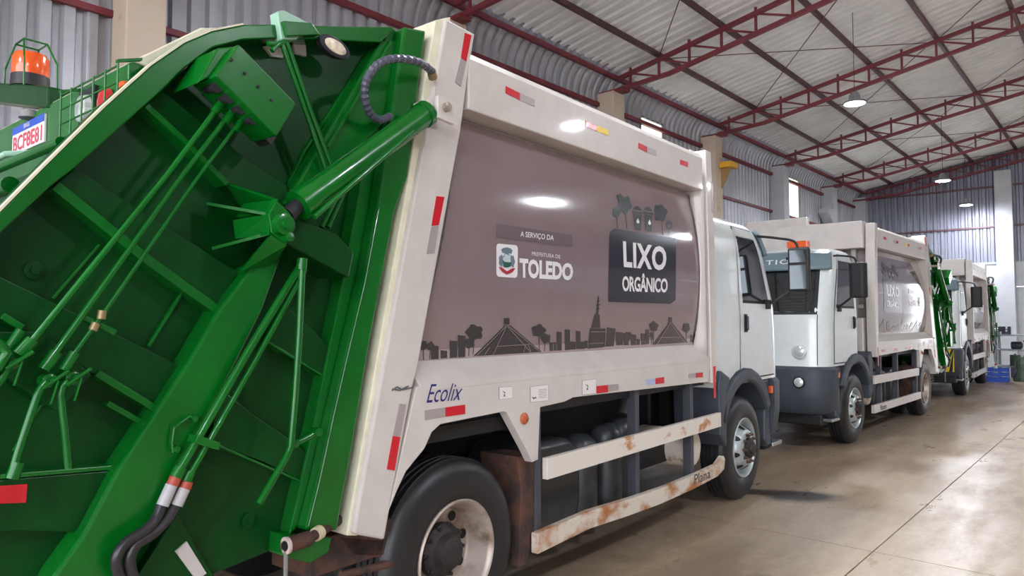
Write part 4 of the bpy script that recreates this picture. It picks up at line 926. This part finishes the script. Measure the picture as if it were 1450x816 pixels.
for k, (a, b, z0, z1) in enumerate(((13.2, 14.15, 5.35, 6.2), (21.75, 22.75, 4.3, 6.2))):
    wf = MB(); wf.box(WX-.02, WX+.02, a-.04, a, z0, z1); wf.box(WX-.02, WX+.02, b, b+.04, z0, z1); wf.box(WX-.02, WX+.02, a-.04, b+.04, z0-.04, z0); wf.box(WX-.02, WX+.02, a-.04, b+.04, z1, z1+.04)
    f = wf.build('window_%d' % (k+1), mat('window_frame_grey', (120, 120, 124))); tag(f, kind='structure')
    for q in range(2):
        y0 = a+(b-a)*q/2; MB().box(WX-.012, WX-.008, y0+.01, y0+(b-a)/2-.01, z0, z1).build('window_pane', PANE, f)
colY_ = [2.85+4.44*k for k in range(-2, 6)]
DX0, DX1, DZ = -1.9, .5, 3.72
# end wall: masonry below, sheets above
prof = corr_profile(WX, XR, .21, .055); m = MB()
for x, d in prof: m.v += [(x, YE-d, 3.72 if x < DX0 or x > DX1 else DZ), (x, YE-d, zroof(x)+.17)]
for i in range(len(prof)-1): m.f.append((2*i, 2*i+1, 2*i+3, 2*i+2))
ew = m.build('wall_end', mat('end_wall_sheet', (128, 129, 142), .45, .3, var=.06, scale=1.5), norm=False); tag(ew, kind='structure')
x = WX; 
for x0, x1 in ((-8, -5.62), (-5.6, -3.5), (-3.05, -1.9), (.5, 3.1), (3.12, 6), (6.02, 9), (9.02, 12.5), (12.52, 16)):
    for z0, z1 in ((0, 1.3), (1.315, 2.9), (2.915, 3.72)):
        MB().box(x0, x1, YE-.06 if z0 != 2.915 or x0 < -3.2 else YE-.1, YE+.12, z0, z1).build('wall_panel', CONCG, ew, bevel=.004)
MB().box(-8, 16, YE-.09, YE+.1, 3.68, 3.76).build('sheet_flashing', BENCH, ew)
for xc in (-3.28, 3.4):
    MB().box(xc-.24, xc+.24, YE-.42, YE, 0, zroof(xc)-.55).build('pilaster', CONCG, ew, bevel=.01)
MB().box(-8, -7.55, YE-.35, YE, 0, 6.4).build('pilaster', CONCG, ew, bevel=.01)
for z in (4.93, 6.3): MB().box(-7.6, XR, YE-.1, YE-.04, z, z+.06).build('wall_girt', OXIDED, ew)
# right wall: closed, sheets above masonry
prof = corr_profile(YB, YE, .25, .035); m = MB()
for y, d in prof: m.v += [(XR-d, y, 3.0), (XR-d, y, zroof(XR)+.17)]
for i in range(len(prof)-1): m.f.append((2*i, 2*i+1, 2*i+3, 2*i+2))
rw = m.build('wall_right', GALVW, norm=False); tag(rw, kind='structure')
MB().box(XR-.15, XR+.05, YB, YE, 0, 3.0).build('wall_panel', CONCG, rw)
for y in colY_[1:]: MB().box(XR-.42, XR-.03, y-.2, y+.2, 0, 6.28).build('pilaster', CONC, rw)
# roof
prof = corr_profile(YB-1, YE+.2, .25, .04); m = MB(); xs = [WX+.4, -2, RX, 10, XR+.4]; n = len(xs)
for y, d in prof:
    for x in xs: m.v.append((x, y, zroof(x)+.16-d))
for i in range(len(prof)-1):
    for j in range(n-1): m.f.append((i*n+j, i*n+j+1, (i+1)*n+j+1, (i+1)*n+j))
roof = m.build('ceiling', GALV, norm=False); tag(roof, kind='structure')
PX = [-7.7, -6.68] + [-5.42+1.26*k for k in range(8)] + [5.3+1.5*k for k in range(8)]
ordinal = ['lowest', 'second', 'third', 'fourth', 'fifth', 'sixth', 'seventh', 'eighth', 'ninth', 'tenth', 'eleventh', 'twelfth', 'thirteenth', 'fourteenth', 'fifteenth', 'sixteenth', 'seventeenth', 'eighteenth']
for i, px in enumerate(PX):
    if px > XR-.3: continue
    z = zroof(px); b = MB(); b.box(px-.03, px+.03, YB-1, YE-.05, z+.02, z+.115); o = b.build('purlin', OXIDED if i else OXIDE, roof)
MB().box(WX+.02, WX+.1, YB, YE, 6.02, 6.1).build('eave_beam', OXIDE, roof)
# left wall girts and columns
wl = bpy.data.objects['wall_left']
MB().box(WX+.0, WX+.07, YB, YE, 4.93, 5.0).build('wall_girt', OXIDE, wl)
MB().box(WX+.0, WX+.07, YB, YE, 2.6, 2.67).build('wall_girt', OXIDE, wl)
colY = [2.85+4.44*k for k in range(-2, 6)]
wcol = ['nearest', 'second']
nm = {2: 'beige concrete column at the far left behind the green hopper', 3: 'concrete column hidden behind the body of the nearest truck', 4: 'concrete column just left of the small square wall window', 5: 'concrete column above the front end of the nearest truck body', 6: 'concrete column above the cab of the nearest truck, left of the tall bright window', 7: 'concrete column with a corbel, nearest to the far left corner', 1: 'concrete wall column beside the camera', 0: 'concrete wall column behind the camera'}
for k, y in enumerate(colY):
    if y > 26: continue
    c_ = MB(); c_.box(WX+.03, WX+.42, y-.2, y+.2, 0, 6.28); o = c_.build('concrete_column', CONC if k < 6 else CONCG, bevel=.015)
    o.data.name = 'column'; tag(o, nm.get(k, 'concrete wall column'), 'column', 'concrete columns along the left wall')
    if k in (7,): 
        MB().prism([(WX+.42, 5.0), (WX+.42, 5.6), (WX+.42, 5.6), (WX+.42, 5.0)], y-.2, y+.2) if False else MB().prismx([(y-.75, 5.35), (y-.75, 5.5), (y-.2, 5.5), (y-.2, 5.0)], WX+.1, WX+.42).build('corbel', CONCG, o)
# trusses
tlab = {0: 'red steel roof truss farthest behind the camera', 1: 'red steel roof truss just behind the camera', 2: 'red steel roof truss nearest overhead, above the green hopper', 3: 'red steel roof truss whose end shows at the top centre of the photo', 4: 'large red roof truss crossing the top right, second from the near end', 5: 'red roof truss in front of the first hanging lamp', 6: 'red roof truss behind the first hanging lamp', 7: 'red roof truss next to the end wall'}
D = .37
def beam(a, b, t, name, m_, par):
    a, b = Vector(a), Vector(b); d = (b-a).normalized(); s1 = Vector((0, 1, 0))*t/2; s2 = d.cross(Vector((0, 1, 0)))*t/2
    q = [s1+s2, s1-s2, -s1-s2, -s1+s2]; mm = MB(); mm._prism([a+v for v in q], [b+v for v in q]); return mm.build(name, m_, par)
truss0 = None
def make_truss():
    root = empty('roof_truss')
    tp = [(-7.6, zroof(-7.6)), (RX, zroof(RX)), (15.6, zroof(15.6))]
    for (a, b) in zip(tp, tp[1:]): beam((a[0], 0, a[1]-.02), (b[0], 0, b[1]-.02), .075, 'top_chord', OXIDE, root)
    bt = [(-7.6, 6.33), (-6.45, 6.4), (RX, zroof(RX)-D), (14.4, 6.4), (15.6, 6.33)]
    for (a, b) in zip(bt, bt[1:]): beam((a[0], 0, a[1]), (b[0], 0, b[1]), .075, 'bottom_chord', OXIDE, root)
    x = -7.31; i = 0; far = MB()
    def zb(x):
        if x < -6.45: return 6.33+(x+7.6)*.06
        return zroof(x)-D
    xs_ = [-7.31 + .63*k for k in range(18)]
    for i, x in enumerate(xs_):
        ext = .09 if i % 2 == 0 else 0
        beam((x, 0, zb(x)), (x, 0, zroof(x)+ext), .04, 'web_post', OXIDE, root)
        if i < 17: beam((x+.02, 0, zroof(x)-.03), (x+.61, 0, zb(x+.63)+.02), .032, 'web_brace', OXIDE, root)
    MB().box(-7.98, -7.4, -.12, .12, 6.27, 6.33).build('bearing_plate', OXIDE, root)
    for k in range(17):
        x = RX + .2 + .65*k; z1 = zroof(x); z0 = max(6.35, z1-D)
        beam((x, 0, z0), (x, 0, z1), .04, 'web_post', OXIDE, root)
        if x < 14.8: beam((x+.02, 0, z0), (x+.63, 0, zroof(x+.65)-.03), .032, 'web_brace', OXIDE, root)
    return root
tr0 = make_truss()
tys = [2.85+4.44*k for k in range(-2, 5)] + [25.0, 28.55]
tlab[7] = 'red roof truss just in front of the end wall truss, by the far lamps'; tlab[8] = 'red roof truss set against the far end wall'
for k, y in enumerate(tys):
    t = tr0 if k == 0 else copy_tree(tr0); t.location = (0, y, 0); tag(t, tlab[k], 'truss', 'red roof trusses')
# roof tie rods
rods = MB()
b = MB()
for k in range(2, 8):
    y0, y1 = tys[k], tys[k]+4.44
    for x0 in (-6.7, -2.9, .8):
        b = MB(); b.tube([(x0, y0, zroof(x0)-.0), (x0+3.7, min(y1, YE-.1), zroof(x0+3.7)-.0)], .009, 6); b.build('tie_rod', OXIDED, roof)
        b = MB(); b.tube([(x0+3.7, y0, zroof(x0+3.7)-.01), (x0, min(y1, YE-.1), zroof(x0)-.01)], .009, 6); b.build('tie_rod', OXIDED, roof)
# hanging lamps
def lamp():
    root = empty('hanging_lamp')
    MB().lathe([(.001, .16), (.06, .16), (.09, .1), (.1, .02), (.19, -.02), (.2, -.05), (.19, -.055)], (0, 0, 0), 28, 'z').build('lamp_housing', LAMPH, root, smooth=True)
    MB().lathe([(.001, -.075), (.12, -.07), (.185, -.05), (.185, -.045)], (0, 0, 0), 28, 'z').build('lamp_diffuser', LAMPE, root, smooth=True)
    MB().tube([(0, 0, 0), (0, 0, 1.0)], .006, 6).build('suspension_cable', SEAL, root)
    return root
l0 = lamp()
LP = [(-3.75, 13.6, 5.75, 'round white hanging lamp, nearest and highest of the three in view'), (-3.95, 22.4, 5.68, 'bright round hanging lamp, middle one of the three in view'), (-4.15, 27.2, 5.62, 'bright round hanging lamp in front of the end wall, lowest of the three in view'),
      (-3.6, 4.8, 5.75, 'round hanging lamp above the nearest truck, above the frame'), (-3.6, -4, 5.75, 'round hanging lamp behind the camera over the left bay'), (3.2, -4, 6.3, 'round hanging lamp behind the camera near the ridge'), (3.2, 4.8, 6.3, 'round hanging lamp right of the camera near the ridge'), (3.2, 13.6, 6.3, 'round hanging lamp near the ridge right of the second truck'), (3.2, 22.4, 6.3, 'round hanging lamp near the ridge by the end wall')]
for k, (x, y, z, lb) in enumerate(LP):
    o = l0 if k == 0 else copy_tree(l0); o.location = (x, y, z); tag(o, lb, 'lamp', 'hanging hall lamps')
    for ch in o.children:
        if ch.name.startswith('suspension'): ch.location = (0, 0, .155); ch.scale = (1, 1, zroof(x)+.13-z-.155)
# yellow bracket on the column by the nearest truck's front
yb_ = empty('wall_bracket', (WX+.42, 16.3, 5.5)); tag(yb_, 'yellow steel bracket with a box, high on the wall behind the nearest truck front', 'bracket')
MB().box(0, .3, -.12, .3, .0, .14).build('bracket_box', YELP, yb_, bevel=.01)
MB().prism([(0, 0), (.26, 0), (0, -.5)], -.03, .03).build('bracket_arm', mat('tan_steel', (150, 118, 74), .6), yb_)
# dark clutter on the ledge behind the truck roofs seen between cabs
# ------------------------------------------------------------------ far corner work bench and crate
def gp(x, y): return hit(x, y, (0, 0, 0), (0, 0, 1))
bn = empty('work_bench', (-2.55, 26.3, 0)); tag(bn, 'cluttered grey work bench frame with shelves against the far wall at right', 'bench')
for x, y in ((-.75, -.35), (.75, -.35), (-.75, .35), (.75, .35)): MB().box(x-.035, x+.035, y-.035, y+.035, 0, 1.55 if x > 0 else 1.45).build('leg', BENCH, bn)
for z in (.35, .85, 1.3): MB().box(-.8, .8, -.4, .4, z, z+.05).build('shelf', BENCH, bn)
def item(name, label, cat, parts, loc, grp=None):
    e = empty(name, loc); tag(e, label, cat, grp)
    for nm_, b_, m_ in parts: b_.build(nm_, m_, e, bevel=.01)
    return e
bx0, by0 = -2.55, 26.3
item('bench_vise', 'dark metal vise on the top of the work bench', 'tool', [('base', MB().box(-.12, .12, -.08, .08, 0, .08), MACH), ('jaw', MB().box(-.2, -.02, -.07, .07, .08, .24), MACH), ('jaw', MB().box(.03, .12, -.07, .07, .08, .24), MACH), ('spindle', MB().tube([(-.3, 0, .15), (.1, 0, .15)], .02, 8), CHROME)], (bx0-.5, by0-.15, 1.35))
item('electric_motor', 'dark electric motor on the middle shelf of the work bench', 'motor', [('motor_body', MB().lathe([(.1, 0), (.11, .02), (.11, .26), (.06, .3), (.001, .3)], (-.15, 0, .12), 16, 'x'), MACH), ('foot', MB().box(-.12, .12, -.1, .1, 0, .03), MACH)], (bx0-.25, by0-.1, .9))
item('grease_drum', 'olive green small drum on the lower shelf of the work bench', 'drum', [('drum', MB().lathe([(.14, 0), (.145, .02), (.14, .04), (.14, .3), (.145, .32), (.12, .33)], (0, 0, 0), 18, 'z'), MACHG), ('lid_knob', MB().box(-.03, .03, -.03, .03, .33, .36), MACH)], (bx0-.3, by0-.15, .4))
item('parts_box', 'small pale parts box on the lower shelf beside the drum', 'box', [('box_body', MB().box(-.18, .18, -.12, .12, 0, .2), BENCH), ('label_strip', MB().box(-.1, .1, -.125, -.12, .06, .12), MACH)], (bx0+.2, by0-.15, .4))
item('bench_grinder', 'bench grinder with two wheels on the middle shelf', 'tool', [('grinder_body', MB().lathe([(.07, 0), (.07, .2)], (-.1, 0, .14), 14, 'x'), MACHG), ('grinding_wheel', MB().lathe([(.1, 0), (.1, .03)], (-.16, 0, .14), 16, 'x'), MACH), ('grinding_wheel', MB().lathe([(.1, 0), (.1, .03)], (.13, 0, .14), 16, 'x'), MACH), ('pedestal', MB().box(-.06, .06, -.06, .06, 0, .1), MACH)], (bx0+.4, by0-.1, .9))
item('engine_part', 'tall greasy engine part on the floor just right of the blue crate', 'engine part', [('casting', MB().lathe([(.2, 0), (.22, .1), (.14, .3), (.16, .5), (.1, .7), (.001, .72)], (0, 0, 0), 12, 'z'), MACHG), ('arm', MB().tube([(.05, 0, .6), (.2, -.1, 1.0), (.1, -.1, 1.2)], .04, 8), MACH), ('bracket', MB().box(-.25, -.1, -.1, .1, .1, .4), MACH)], (-2.62, 25.3, 0))
item('engine_block', 'dark engine block on the floor right under the bench', 'engine part', [('block', MB().box(-.3, .3, -.2, .2, 0, .28), MACH), ('head', MB().box(-.24, .24, -.14, .14, .28, .34), MACHG)], (bx0+.45, by0-.7, 0))
cr = empty('plastic_crate', (-3.17, 24.75, 0)); tag(cr, 'blue plastic crate on the floor at the foot of the far bench', 'crate')
b = MB(); b.box(-.3, .3, -.22, .22, 0, .04); b.build('crate_base', BLUEP, cr)
for k in range(3):
    z0 = .04+.13*k
    for a in ((-.3, .3, -.22, -.2), (-.3, .3, .2, .22), (-.3, -.28, -.22, .22), (.28, .3, -.22, .22)): MB().box(*a, z0, z0+.09).build('crate_slat', BLUEP, cr)
for x in (-.29, -.1, .1, .29):
    for y in (-.21, .21): MB().box(x-.012, x+.012, y-.012, y+.012, .04, .42).build('crate_rib', BLUEP, cr)
item('water_jug', 'clear pale bottle standing in the blue crate', 'bottle', [('jug', MB().lathe([(.001, 0), (.07, 0), (.075, .3), (.03, .38), (.03, .44), (.001, .45)], (0, 0, 0), 14, 'z'), LETTER), ('cap', MB().lathe([(.034, .43), (.034, .47), (.001, .475)], (0, 0, 0), 12, 'z'), RED)], (-3.17, 24.75, .04))

# ------------------------------------------------------------------ trucks
t1 = make_truck(T1, 'garbage_truck', 'nearest white garbage truck with a green hopper, cab facing away')
t2 = make_truck(T2, 'garbage_truck', 'middle white garbage truck facing the camera in front of the nearest truck')
t3 = copy_tree(t2); t3.location = T3.o; t3.rotation_euler = (0, 0, T3.phi + pi/2)
tag(t3, 'farthest white garbage truck with a yellow and black striped board under its cab', 'garbage truck')
# striped board on the third truck's bumper
bd = MB(-1).box(5.42, 5.44, -.62, -.1, .62, 1.12).build('chevron_board', YEL, t3)
m = MB(-1)
for k in range(4):
    o0 = -.62+.14*k
    q = [(o0, .62), (o0+.07, .62), (o0+.07+.2, 1.12), (o0+.2, 1.12)]
    q = [(min(a, -.1), b_) for a, b_ in q]
    m.prismx(q, 5.44, 5.443)
m.build('black_stripe', SEAL, bd)
